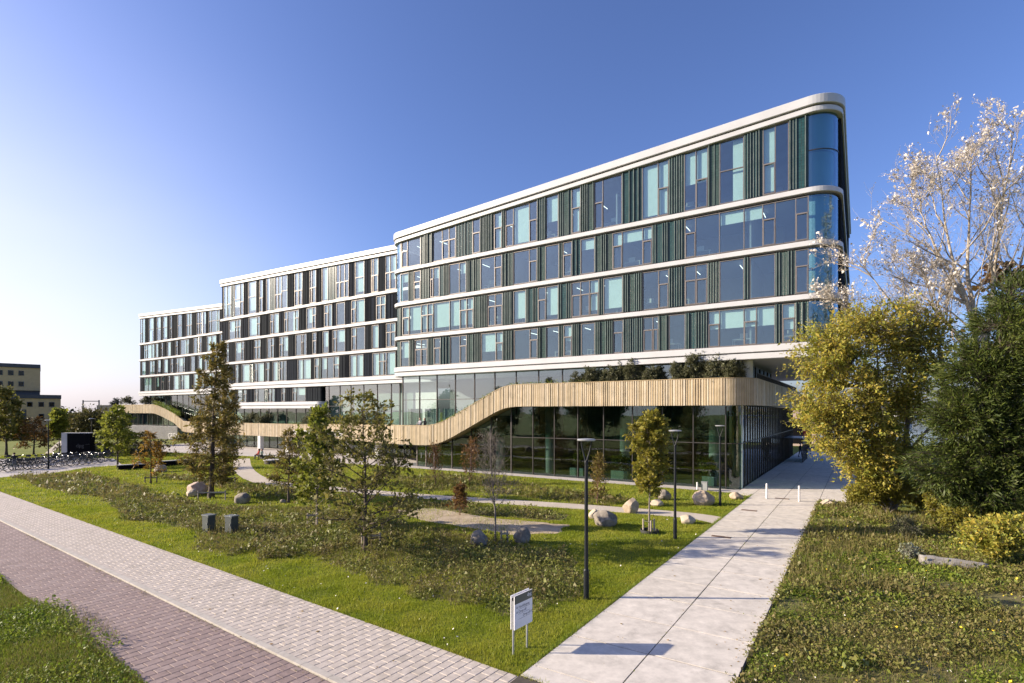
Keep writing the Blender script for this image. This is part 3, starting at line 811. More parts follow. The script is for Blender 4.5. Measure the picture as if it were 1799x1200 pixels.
# terrace decks and soffits behind the ribbon
idx = [i for i in range(len(gp)) if gp[i].y < 0.6 and gp[i].x < -0.5 or gp[i].x < -20]
lo = idx[0]; hi = max(i for i in idx if gp[i].x > -151)
SP = GPATH[lo:hi:4]
TURF = mat('terrace_substrate', (0.13, 0.11, 0.07), 0.95, c2=(0.08, 0.085, 0.04), scale=2.0)
MB().sweep(SP, [(-0.17, lambda x, y: zb_at(x) + zh_at(x) - 0.95), (-1.8, lambda x, y: zb_at(x) + zh_at(x) - 0.95), (-1.8, lambda x, y: zb_at(x) + 0.06), (-0.17, lambda x, y: zb_at(x) + 0.06)]).build('terrace_edge', GOLDB, BLD)
MB().box(-19.8, 0.8, 0.66, 35.8, 6.34, 7.15).build('terrace_slab', COLM, BLD)
MB().prism([(-34.3, 0.6), (-19.8, 0.6), (-19.8, 11), (-34.3, 11)], lambda p: zb_at(p[0]) + 0.07, lambda p: zb_at(p[0]) + 0.8).build('terrace_slab', COLM, BLD)
MB().prism([(-88, 7.0), (-34.3, 3.0), (-34.3, 12.4), (-88, 12.4)], 2.55, 3.2).build('terrace_slab', CONC, BLD)
MB().prism([(-120, 14.4), (-120, 24), (-150.8, 24), (-150.8, 14.5)], 5.62, 6.4).build('terrace_slab', CONC, BLD)
# balustrade with thin bars on the side terrace
m = MB(); y = 3.0
while y < 34:
    m.box(0.72, 0.75, y, y + 0.02, 7.15, 8.75); y += 0.16
m.box(0.70, 0.77, 3.0, 34.0, 8.75, 8.8)
m.build('balustrade', MULL, BLD)

# lit tube lamps under the office ceilings and desks behind the windows of the near block
TUBE = bpy.data.materials.new('tube_lamp'); _nt, _b = nodes_of(TUBE); _b.inputs['Emission Color'].default_value = (1, 0.97, 0.9, 1); _b.inputs['Emission Strength'].default_value = 1.3
DESK = mat('desk_top', (0.55, 0.53, 0.50), 0.6, c2=(0.48, 0.46, 0.44), scale=2)
for (zf, zc) in ((21.25, 24.0), (17.6, 20.72), (13.95, 17.07), (10.5, 13.42)):
    x = -33.0
    while x < 3.5:
        MB().box(x, x + 0.04, 1.2, 2.4, zc - 0.25, zc - 0.21).build('ceiling_lamp', TUBE, BLD, fix=False)
        if RB.random() < 0.6:
            d_ = MB(); d_.box(x + 0.3, x + 1.9, 1.0, 1.8, zf + 0.72, zf + 0.75)
            for (a_, c_) in ((0.32, 1.02), (1.84, 1.02), (0.32, 1.74), (1.84, 1.74)): d_.box(x + a_, x + a_ + 0.04, c_, c_ + 0.04, zf, zf + 0.72)
            d_.box(x + 0.8, x + 1.35, 1.35, 1.38, zf + 0.85, zf + 1.2)
            d_.build('desk', DESK, BLD, fix=False)
        x += RB.choice((2.4, 3.2, 3.2))
# ------------------------------------------------------------------ ground, road, pavements
NP = np.random.default_rng(5)
_rn = math.hypot(1294.5, FPX)
RD = Vector((-1294.5 / _rn, FPX / _rn, 0)); RN = Vector((FPX / _rn, 1294.5 / _rn, 0))   # along the road, across it
def RP(n, d, z=0.0):
    p = RN * n + RD * d; return Vector((p.x, p.y, z))

def groundmat(name, cols, s1=0.35, s2=9.0, rough=0.95, bump=0.5):
    m = bpy.data.materials.new(name); nt, b = nodes_of(m)
    tc = nt.nodes.new('ShaderNodeTexCoord')
    a = nt.nodes.new('ShaderNodeTexNoise'); a.inputs['Scale'].default_value = s1; a.inputs['Detail'].default_value = 6; a.inputs['Roughness'].default_value = 0.65
    c = nt.nodes.new('ShaderNodeTexNoise'); c.inputs['Scale'].default_value = s2; c.inputs['Detail'].default_value = 6; c.inputs['Roughness'].default_value = 0.75
    for q in (a, c): nt.links.new(tc.outputs['Object'], q.inputs['Vector'])
    mx = nt.nodes.new('ShaderNodeMix'); mx.data_type = 'FLOAT'; mx.inputs[0].default_value = 0.5
    nt.links.new(a.outputs[0], mx.inputs[2]); nt.links.new(c.outputs[0], mx.inputs[3])
    cr = nt.nodes.new('ShaderNodeValToRGB'); el = cr.color_ramp.elements
    while len(el) < len(cols): el.new(0.5)
    for i, q in enumerate(cols): el[i].position = 0.34 + 0.32 * i / (len(cols) - 1); el[i].color = (*q, 1)
    nt.links.new(mx.outputs[0], cr.inputs[0]); nt.links.new(cr.outputs[0], b.inputs['Base Color'])
    b.inputs['Roughness'].default_value = rough; b.inputs['Specular IOR Level'].default_value = 0.2
    bp = nt.nodes.new('ShaderNodeBump'); bp.inputs['Strength'].default_value = bump; bp.inputs['Distance'].default_value = 0.05
    nt.links.new(c.outputs[0], bp.inputs['Height']); nt.links.new(bp.outputs[0], b.inputs['Normal'])
    return m
LAWN = groundmat('lawn', ((0.075, 0.105, 0.014), (0.14, 0.165, 0.022), (0.21, 0.215, 0.045)))
SOIL = groundmat('meadow_soil', ((0.085, 0.092, 0.024), (0.150, 0.138, 0.055), (0.25, 0.20, 0.12)), s1=0.5, s2=5.0)
SANDM = groundmat('sand', ((0.27, 0.21, 0.135), (0.41, 0.335, 0.235), (0.53, 0.45, 0.34)), s1=0.9, s2=3.0, bump=1.0)
GRAV = groundmat('path_gravel', ((0.40, 0.35, 0.28), (0.48, 0.43, 0.36), (0.54, 0.49, 0.42)), s1=0.5, s2=14.0, bump=0.3)
PLAZA = groundmat('plaza_paving', ((0.38, 0.35, 0.32), (0.45, 0.42, 0.39), (0.50, 0.47, 0.44)), s1=0.25, s2=3.0, bump=0.1)

def sheet(name, poly, z, m, label=None):
    me = bpy.data.meshes.new(name)
    me.from_pydata([(p[0], p[1], z) for p in poly], [], [tuple(range(len(poly)))]); me.update()
    if me.polygons[0].normal.z < 0: me.flip_normals()
    me.materials.append(m)
    o = link(name, me); tag(o, label, kind='structure')
    return o
R = 3000.0
sheet('ground', [(-R, -400), (R, -400), (R, R), (-R, R)], 0.0, LAWN, 'green lawn around the building')

def wiggle(pts, amp=0.25, n=6, seed=1, close=True):
    "densify a polygon and let its edge wander"
    rg = random.Random(seed); out = []
    k = len(pts)
    for i in range(k if close else k - 1):
        a, b = Vector(pts[i][:2]), Vector(pts[(i + 1) % k][:2])
        for j in range(n):
            q = a.lerp(b, j / n)
            if j: q += Vector((rg.uniform(-1, 1), rg.uniform(-1, 1))) * amp
            out.append((q.x, q.y))
    if not close: out.append(tuple(pts[-1][:2]))
    return out

def pxpoly(l): return [tuple(G(*p)[:2]) for p in l]
MEADOW_PX = [(-60, 826), (0, 834), (100, 862), (200, 892), (300, 925), (400, 972), (470, 982), (560, 988), (640, 1018), (740, 1060), (880, 1080), (960, 1062), (1012, 1010), (1000, 968), (930, 968), (880, 950), (800, 938), (740, 925), (690, 915), (620, 903), (560, 893), (480, 893), (400, 893), (330, 878), (260, 862), (210, 842), (160, 832), (60, 836), (-30, 824)]
MEADOW = wiggle(wiggle(pxpoly(MEADOW_PX), 0.75, 4, 2), 0.2, 4, 3)
COVER = wiggle(pxpoly([(690, 878), (800, 886), (900, 894), (1000, 905), (985, 915), (860, 908), (760, 897), (690, 892)]), 0.15, 4, 3)
FACADE_BED = wiggle(pxpoly([(690, 838), (800, 836), (930, 852), (1040, 868), (1110, 880), (1060, 892), (900, 870), (720, 860)]), 0.25, 4, 4)
SAND = wiggle(pxpoly([(690, 897), (760, 893), (860, 910), (930, 916), (1000, 922), (978, 938), (900, 940), (830, 928), (740, 914)]), 0.18, 5, 6)
FAR_BED = wiggle(pxpoly([(215, 834), (330, 846), (420, 868), (480, 880), (560, 880), (500, 858), (400, 848), (300, 836)]), 0.3, 4, 8)
def grid_sheet(name, poly, z, m, label, st=0.3):
    q = np.array(poly); lo, hi = q.min(0), q.max(0); nx, ny = int((hi[0] - lo[0]) / st) + 1, int((hi[1] - lo[1]) / st) + 1
    X_, Y_ = np.meshgrid(lo[0] + (np.arange(nx) + .5) * st, lo[1] + (np.arange(ny) + .5) * st); P = np.stack([X_.ravel(), Y_.ravel()], 1)
    c = np.zeros(len(P), bool); j = len(q) - 1
    for i in range(len(q)):
        (xi, yi), (xj, yj) = q[i], q[j]; c ^= ((yi > P[:, 1]) != (yj > P[:, 1])) & (P[:, 0] < (xj - xi) * (P[:, 1] - yi) / (yj - yi + 1e-12) + xi); j = i
    P = P[c]; h = st / 2
    V = np.stack([np.stack([P[:, 0] + a, P[:, 1] + b, np.full(len(P), z)], 1) for a, b in ((-h, -h), (h, -h), (h, h), (-h, h))], 1).reshape(-1, 3)
    o = npmesh(name, V, np.arange(len(V)).reshape(-1, 4), m); tag(o, label, kind='structure'); return o
grid_sheet('meadow_bed', MEADOW, 0.004, SOIL, 'rough weedy meadow soil')
sheet('shrub_bed', COVER, 0.004, SOIL); sheet('facade_bed', FACADE_BED, 0.004, SOIL)
sheet('sand_pit', SAND, 0.008, SANDM, 'bare beige sand patch')

def ribbon(ctrl, w):
    P = [Vector(p[:2]) for p in ctrl]
    for _ in range(3):
        Q = [P[0]]
        for a, b in zip(P[:-1], P[1:]): Q += [a.lerp(b, 0.25), a.lerp(b, 0.75)]
        P = Q + [P[-1]]
    L, Rr = [], []
    for i, p in enumerate(P):
        d = (P[min(i + 1, len(P) - 1)] - P[max(0, i - 1)]).normalized(); n = Vector((-d.y, d.x))
        L.append(tuple(p + n * w / 2)); Rr.append(tuple(p - n * w / 2))
    return L + Rr[::-1]
PATH = ribbon([G(*p) for p in [(1300, 925), (1240, 908), (1120, 898), (1000, 889), (860, 880), (720, 871), (600, 860), (520, 853), (465, 848), (438, 836), (425, 822), (425, 806)]], 1.75)
sheet('garden_path', PATH, 0.010, GRAV, 'winding beige gravel garden path')
PLAZA_POLY = [tuple(loc2w(*p)[:2]) for p in [(-98, 12), (-88, -6), (-78, -5.0), (-70, -4.2), (-60, -2.6), (-52, -1.0), (-40, -2.2), (-34, -1.5), (-34, 12)]]
sheet('forecourt', PLAZA_POLY, 0.012, PLAZA, 'pale paved forecourt before the entrance')
STRIP = [tuple(loc2w(*p)[:2]) for p in [(-36, -1.6), (1.15, -1.6), (1.15, 0.1), (-36, 0.1)]]
sheet('facade_path', STRIP, 0.016, PLAZA, 'pale paving strip along the glass front')
sheet('side_path', [tuple(AT(*p)[:2]) for p in [(62, 62), (74, 64), (118, 105), (104, 105)]], 0.010, GRAV, 'grey path beyond the bicycles')
RACKPAVE = pxpoly([(-40, 842), (-40, 808), (40, 805), (110, 803), (200, 806), (215, 817), (150, 822), (90, 832)])
sheet('bicycle_court', RACKPAVE, 0.006, PLAZA, 'grey paved court for bicycles')

# road of mauve pavers, kerb, pavement of grey pavers
N0, N1, N2, N3 = 4.62, 6.96, 7.14, 9.5
BED = mat('joint_sand', (0.20, 0.165, 0.13), 0.95, c2=(0.13, 0.115, 0.09), scale=8, bump=0.3)
road = sheet('road', [RP(N0, -6)[:2], RP(N1 + .02, -6)[:2], RP(N1 + .02, 170)[:2], RP(N0, 170)[:2]], 0.010, BED, 'mauve brick road along the pavement')
pave = sheet('pavement', [RP(N2 - .02, -6)[:2], RP(N3, -6)[:2], RP(N3, 170)[:2], RP(N2 - .02, 170)[:2]], 0.014, BED, 'light grey brick pavement')
PINK = islandmat('mauve_paver', ((0.255, 0.192, 0.172), (0.275, 0.208, 0.188), (0.295, 0.228, 0.207), (0.262, 0.194, 0.174), (0.235, 0.178, 0.162)), rough=0.8, noise=7, bump=0.3, stain=0.55)
PINKO = islandmat('mauve_paver_single', ((0.255, 0.192, 0.172), (0.275, 0.208, 0.188), (0.295, 0.228, 0.207), (0.262, 0.194, 0.174), (0.235, 0.178, 0.162)), rough=0.8, noise=7, bump=0.3, stain=0.55, rnd='object')
GREY = islandmat('grey_paver', ((0.465, 0.41, 0.35), (0.48, 0.425, 0.365), (0.50, 0.445, 0.385), (0.47, 0.415, 0.355), (0.435, 0.385, 0.325)), rough=0.8, noise=6, bump=0.25, stain=0.45)
GREYO = islandmat('grey_paver_single', ((0.465, 0.41, 0.35), (0.48, 0.425, 0.365), (0.50, 0.445, 0.385), (0.47, 0.415, 0.355), (0.435, 0.385, 0.325)), rough=0.8, noise=6, bump=0.25, stain=0.45, rnd='object')

def pavers(parent, na, nb, pd, pn, d0, d1, z, mi, mo, h=0.05):
    "running bond: courses across the road, pd along it, pn along the course"
    RG = random.Random(3)
    cells = []
    i = 0; d = d0
    while d < d1:
        off = (pn / 2 if i % 2 else 0.0)
        n = na - off
        while n < nb - 0.01:
            a, b = max(n, na), min(n + pn, nb)
            if b - a > 0.04: cells.append((a, b, d, d + pd))
            n += pn
        d += pd; i += 1
    g = 0.006
    def vis(c):
        p = RP((c[0] + c[1]) / 2, (c[2] + c[3]) / 2)
        if p.y < 6: return False
        sx = CX + FPX * p.x / p.y; sy = HY + FPX * CAMH / p.y
        return -60 < sx < 1860 and sy < 1240
    cells = [c for c in cells if vis(c)]
    cells.sort(key=lambda c: RP((c[0] + c[1]) / 2, (c[2] + c[3]) / 2).length)
    full = {}
    rz = math.atan2(RN.y, RN.x)
    rest_v = []; rest_f = []
    def shape(w, l, hh):
        b = 0.008
        x, y = w / 2 - g, l / 2 - g
        return [(-x, -y, -h), (x, -y, -h), (x, y, -h), (-x, y, -h), (-x, -y, -b), (x, -y, -b), (x, y, -b), (-x, y, -b), (-x + b, -y + b, 0), (x - b, -y + b, 0), (x - b, y - b, 0), (-x + b, y - b, 0)], \
               [(0, 1, 5, 4), (1, 2, 6, 5), (2, 3, 7, 6), (3, 0, 4, 7), (4, 5, 9, 8), (5, 6, 10, 9), (6, 7, 11, 10), (7, 4, 8, 11), (8, 9, 10, 11)]
    for k, (a, b, c, e) in enumerate(cells):
        w, l = b - a, e - c
        p = RP((a + b) / 2, (c + e) / 2); zz = z + RG.uniform(-0.0015, 0.0015)
        if k < 300:
            key = (round(w, 2), round(l, 2))
            if key not in full:
                me = bpy.data.meshes.new('paver'); vs, fs = shape(w, l, 0); me.from_pydata(vs, [], fs); me.update(); me.materials.append(mo); full[key] = me
            o = link('paver', full[key], parent, (p.x, p.y, zz)); o.rotation_euler = (RG.uniform(-.002, .002), RG.uniform(-.002, .002), rz + RG.uniform(-.006, .006))
        else:
            vs, fs = shape(w, l, 0); o_ = len(rest_v)
            rest_v.extend([tuple(RN * q[0] + RD * q[1] + Vector((p.x, p.y, zz + q[2]))) for q in vs]); rest_f.extend([[i_ + o_ for i_ in f] for f in fs])
    if rest_v: tag(npmesh('paver_field', rest_v, rest_f, mi, parent), kind='stuff')
pavers(road, N0, N1, 0.27, 0.334, 3.0, 75.0, 0.030, PINK, PINKO)
pavers(pave, N2 + 0.02, N3, 0.25, 0.36, 3.0, 80.0, 0.050, GREY, GREYO)
KERBM = mat('kerb_concrete', (0.47, 0.435, 0.38), 0.75, c2=(0.38, 0.35, 0.30), scale=3.0, bump=0.2)
kerb = empty('kerb'); tag(kerb, 'light concrete kerb between road and pavement', kind='structure')
d = 2.0
while d < 90:
    MB().prism([tuple(RP(N1 + .03, d + .006)[:2]), tuple(RP(N2 + .015, d + .006)[:2]), tuple(RP(N2 + .015, d + .994)[:2]), tuple(RP(N1 + .03, d + .994)[:2])], -0.05, 0.064).build('kerb_stone', KERBM, kerb); d += 1.0

# concrete slabs of the walk beside the building
SLAB = islandmat('walk_slab', ((0.555, 0.515, 0.445), (0.585, 0.54, 0.47), (0.61, 0.565, 0.495), (0.57, 0.525, 0.45)), rough=0.8, noise=2.5, bump=0.2, bscale=60, rnd='object', stain=0.9)
JOINT = mat('slab_joint', (0.055, 0.045, 0.035), 0.95, c2=(0.085, 0.07, 0.055), scale=6)
walk = sheet('walkway', [tuple(loc2w(*p)[:2]) for p in [(1.18, -36), (5.22, -36), (5.22, -2.2), (7.25, -2.2), (7.25, 62), (0.06, 62), (0.06, -1.0), (1.18, -1.0)]], 0.060, JOINT, 'pale concrete slab walk beside the glass front')
RG = random.Random(9)
def slab(x0, x1, y0, y1):
    g = 0.014; b = 0.002
    x0 += g; x1 -= g; y0 += g + 0.006; y1 -= g + 0.006
    m = MB()
    cx, cy = (x0 + x1) / 2, (y0 + y1) / 2
    z = 0.075 + RG.uniform(-0.004, 0.004)
    q = [(x0 - cx, y0 - cy), (x1 - cx, y0 - cy), (x1 - cx, y1 - cy), (x0 - cx, y1 - cy)]
    m.add([(a, c, -0.07) for a, c in q] + [(a, c, -b) for a, c in q] + [(a - math.copysign(b, a), c - math.copysign(b, c), 0) for a, c in q],
          [(0, 1, 5, 4), (1, 2, 6, 5), (2, 3, 7, 6), (3, 0, 4, 7), (4, 5, 9, 8), (5, 6, 10, 9), (6, 7, 11, 10), (7, 4, 8, 11), (8, 9, 10, 11)])
    o = m.build('slab', SLAB, walk, loc=loc2w(cx, cy, z), fix=False); o.rotation_euler = (0, 0, BROT)
y = -35.55
i = 0
def on_pavement(x, y):
    p = loc2w(x, y); return p.x * RN.x + p.y * RN.y < N3 + 0.02
while y < -2.5:
    for (a, c) in ((1.2, 3.2), (3.2, 5.2)):
        # slabs stop at the pavement: cut them along it
        cs = [(a, y), (c, y), (c, y + 1.95), (a, y + 1.95)]
        ins = [on_pavement(*q) for q in cs]
        if all(ins): continue
        if any(ins):
            y0 = y
            while y0 < y + 1.9 and (on_pavement(a, y0) or on_pavement(c, y0)): y0 += 0.05
            ya = y
            def edge(xx):
                t = y
                while on_pavement(xx, t): t += 0.02
                return min(t, y + 1.94)
            poly = [(a + .011, edge(a)), (c - .011, edge(c)), (c - .011, y + 1.94), (a + .011, y + 1.94)]
            m = MB(); m.prism(poly, 0.0, 0.075); o = m.build('slab', SLAB, walk, loc=P0); o.rotation_euler = (0, 0, BROT)
            continue
        slab(a, c, y, y + 1.95)
    y += 1.95
    i += 1
while y < 46:
    for (a, c) in ((0.08, 1.2), (1.2, 3.2), (3.2, 5.2), (5.2, 7.2)): slab(a, c, y, y + 1.95)
    y += 1.95
IRON = mat('rusty_drain', (0.13, 0.085, 0.06), 0.8, c2=(0.20, 0.13, 0.09), scale=14)
for (px, py, lb) in ((1267, 946, 'rusty drain grate in the walk nearest the lamp posts'), (1316, 899, 'rusty drain grate in the walk beside the tan boulder'), (1374, 878, 'rusty drain grate in the walk between the two white bollards')):
    g = G(px, py); m = MB()
    m.box(-0.42, 0.42, -0.16, 0.16, -0.05, 0.004)
    for k in range(8): m.box(-0.36 + k * .1, -0.31 + k * .1, -0.12, 0.12, 0.004, 0.012)
    o = m.build('drain_grate', IRON, loc=(g.x, g.y, 0.082)); o.rotation_euler = (0, 0, BROT); tag(o, lb, 'drain')

# lake behind the building on the right, and the far shore
WATER = mat('water', (0.03, 0.06, 0.09), 0.08, c2=(0.04, 0.07, 0.10), scale=0.05, bump=0.15, bscale=0.6)
sheet('lake', [(50, 92), (420, 80), (900, 120), (900, 420), (120, 420), (58, 200)], 0.02, WATER, 'blue lake behind the trees')
# ------------------------------------------------------------------ plants
def inpoly(P, poly):
    x, y = P[:, 0], P[:, 1]; c = np.zeros(len(P), bool)
    q = np.array([p[:2] for p in poly]); j = len(q) - 1
    for i in range(len(q)):
        xi, yi = q[i]; xj, yj = q[j]
        m = ((yi > y) != (yj > y)) & (x < (xj - xi) * (y - yi) / (yj - yi + 1e-12) + xi)
        c ^= m; j = i
    return c

def unit(v): return v / np.maximum(np.linalg.norm(v, axis=-1, keepdims=True), 1e-9)

def tubes(P, Rr, k):
    "P (M,N,3) polylines, Rr (M,N) radii -> verts, quads"
    M, N, _ = P.shape
    T = np.empty_like(P); T[:, 1:-1] = P[:, 2:] - P[:, :-2]; T[:, 0] = P[:, 1] - P[:, 0]; T[:, -1] = P[:, -1] - P[:, -2]
    T = unit(T)
    up = np.where(np.abs(T[..., 2:3]) > 0.95, np.array([1., 0, 0]), np.array([0, 0, 1.]))
    A = unit(np.cross(T, up)); B = np.cross(T, A)
    t = np.arange(k) * 2 * np.pi / k
    V = P[:, :, None, :] + (A[:, :, None, :] * np.cos(t)[None, None, :, None] + B[:, :, None, :] * np.sin(t)[None, None, :, None]) * Rr[:, :, None, None]
    i = np.arange(M)[:, None, None] * N * k + np.arange(N - 1)[None, :, None] * k
    j = np.arange(k)[None, None, :]; j2 = (j + 1) % k
    F = np.stack([i + j, i + j2, i + k + j2, i + k + j], -1).reshape(-1, 4)
    return V.reshape(-1, 3), F

def grow(st, di, ln, N, wander, lift, rg):
    M = len(st); P = np.empty((M, N, 3)); P[:, 0] = st; d = unit(di.copy())
    for i in range(1, N):
        d = unit(d + rg.normal(0, wander, (M, 3)) + np.array([0, 0, 1.]) * lift)
        P[:, i] = P[:, i - 1] + d * (ln / (N - 1))[:, None]
    return P

def along(P, idx, t):
    N = P.shape[1]; f = t * (N - 1); i = np.minimum(f.astype(int), N - 2); u = (f - i)[:, None]
    a = P[idx, i]; b = P[idx, i + 1]
    return a * (1 - u) + b * u, unit(b - a)

def side(d, ang, rg, flat=0.0):
    "directions at angle ang from d, spread around it; flat keeps them in the horizontal fan"
    M = len(d)
    r = rg.normal(0, 1, (M, 3)); r[:, 2] *= (1 - flat)
    p = unit(r - d * np.sum(r * d, 1, keepdims=True))
    a = ang if np.ndim(ang) else np.full(M, ang)
    return unit(d * np.cos(a)[:, None] + p * np.sin(a)[:, None])

def leaves(C, size, rg, asp=0.55, up=0.3, dirs=None, djit=0.5):
    "one rhombic leaf at each point"
    M = len(C); s = size * np.clip(rg.lognormal(-0.06, 0.38, M), 0.4, 2.2) if np.ndim(size) == 0 else size
    d = rg.normal(0, 1, (M, 3)) if dirs is None else dirs + rg.normal(0, djit, (M, 3))
    d = unit(d)
    n = rg.normal(0, 1, (M, 3)); n[:, 2] += up * 3
    w = unit(np.cross(d, n)) * (s * asp * 0.5)[:, None]; L = d * s[:, None]
    V = np.stack([C, C + L * 0.45 + w, C + L, C + L * 0.45 - w], 1).reshape(-1, 3)
    F = np.arange(M * 4).reshape(-1, 4)
    return V, F

class Geo:
    def __init__(s): s.V = []; s.F = []; s.n = 0
    def add(s, VF):
        V, F = VF; s.V.append(V); s.F.append(F + s.n); s.n += len(V)
    def obj(s, name, m, parent=None, smooth=False):
        Fs = s.F
        if len({f.shape[1] for f in Fs}) > 1:
            Fs = [f if f.shape[1] == 3 else np.concatenate([f[:, [0, 1, 2]], f[:, [0, 2, 3]]]) for f in Fs]
        return npmesh(name, np.concatenate(s.V), np.concatenate(Fs), m, parent, smooth)

BARK = mat('bark_dark', (0.060, 0.045, 0.034), 0.95, c2=(0.10, 0.078, 0.060), scale=5, bump=0.6, bscale=20)
BARKG = mat('bark_grey', (0.15, 0.125, 0.105), 0.95, c2=(0.22, 0.19, 0.165), scale=5, bump=0.5, bscale=20)
BARKW = mat('bark_pale', (0.31, 0.26, 0.20), 0.9, c2=(0.50, 0.44, 0.36), scale=3, bump=0.4, bscale=12)
BARKR = mat('bark_reddish', (0.15, 0.075, 0.055), 0.9, c2=(0.20, 0.11, 0.08), scale=5)

L_CYP = leafmat('cypress_leaf', ((0.145, 0.125, 0.03), (0.20, 0.15, 0.036), (0.165, 0.16, 0.036), (0.26, 0.175, 0.042)), trans=0.4)
L_OAK = leafmat('oak_leaf', ((0.12, 0.13, 0.025), (0.175, 0.175, 0.034), (0.22, 0.185, 0.05), (0.14, 0.15, 0.03)), trans=0.42)
L_GRN = leafmat('fresh_leaf', ((0.135, 0.17, 0.02), (0.205, 0.235, 0.03), (0.28, 0.285, 0.045), (0.16, 0.18, 0.03)), trans=0.45)
L_YEL = leafmat('golden_leaf', ((0.15, 0.19, 0.03), (0.24, 0.27, 0.042), (0.33, 0.34, 0.055), (0.44, 0.40, 0.07), (0.50, 0.37, 0.06), (0.31, 0.32, 0.075), (0.21, 0.24, 0.04)), trans=0.45, mix_noise=0.45)
L_YOU = leafmat('autumn_leaf', ((0.145, 0.15, 0.022), (0.25, 0.235, 0.035), (0.30, 0.25, 0.035), (0.20, 0.205, 0.03)), trans=0.4)
L_CON = leafmat('conifer_spray', ((0.026, 0.042, 0.008), (0.042, 0.064, 0.010), (0.070, 0.095, 0.014), (0.145, 0.16, 0.03)), trans=0.2, mix_noise=0.3)  # brightest stop paints sunlit highlights into the sprays
L_WHT = leafmat('white_leaf', ((0.58, 0.54, 0.48), (0.74, 0.70, 0.64), (0.40, 0.34, 0.26), (0.78, 0.75, 0.70)), trans=0.25)
L_RUS = leafmat('rust_leaf', ((0.155, 0.078, 0.022), (0.20, 0.10, 0.028), (0.13, 0.085, 0.025), (0.24, 0.13, 0.03)), trans=0.4)
L_ORA = leafmat('orange_leaf', ((0.30, 0.165, 0.028), (0.36, 0.20, 0.03), (0.24, 0.16, 0.03), (0.20, 0.15, 0.03)), trans=0.4)
L_OLI = leafmat('olive_leaf', ((0.085, 0.092, 0.040), (0.12, 0.125, 0.06), (0.165, 0.165, 0.09), (0.07, 0.08, 0.03)), trans=0.25)
L_DGR = leafmat('dark_leaf', ((0.065, 0.072, 0.022), (0.11, 0.105, 0.03), (0.15, 0.125, 0.04), (0.085, 0.085, 0.028)), trans=0.3)
L_SIL = leafmat('silver_leaf', ((0.20, 0.22, 0.15), (0.28, 0.30, 0.22), (0.16, 0.18, 0.10)), trans=0.2)

def finish(name, loc, label, cat, group, wood, crown, bark, leafm, rz=0.0, crown_name='crown', trunk_name='trunk'):
    o = empty(name, loc, rz); tag(o, label, cat, group)
    wood.obj(trunk_name, bark, o, True)
    if crown is not None: crown.obj(crown_name, leafm, o)
    return o

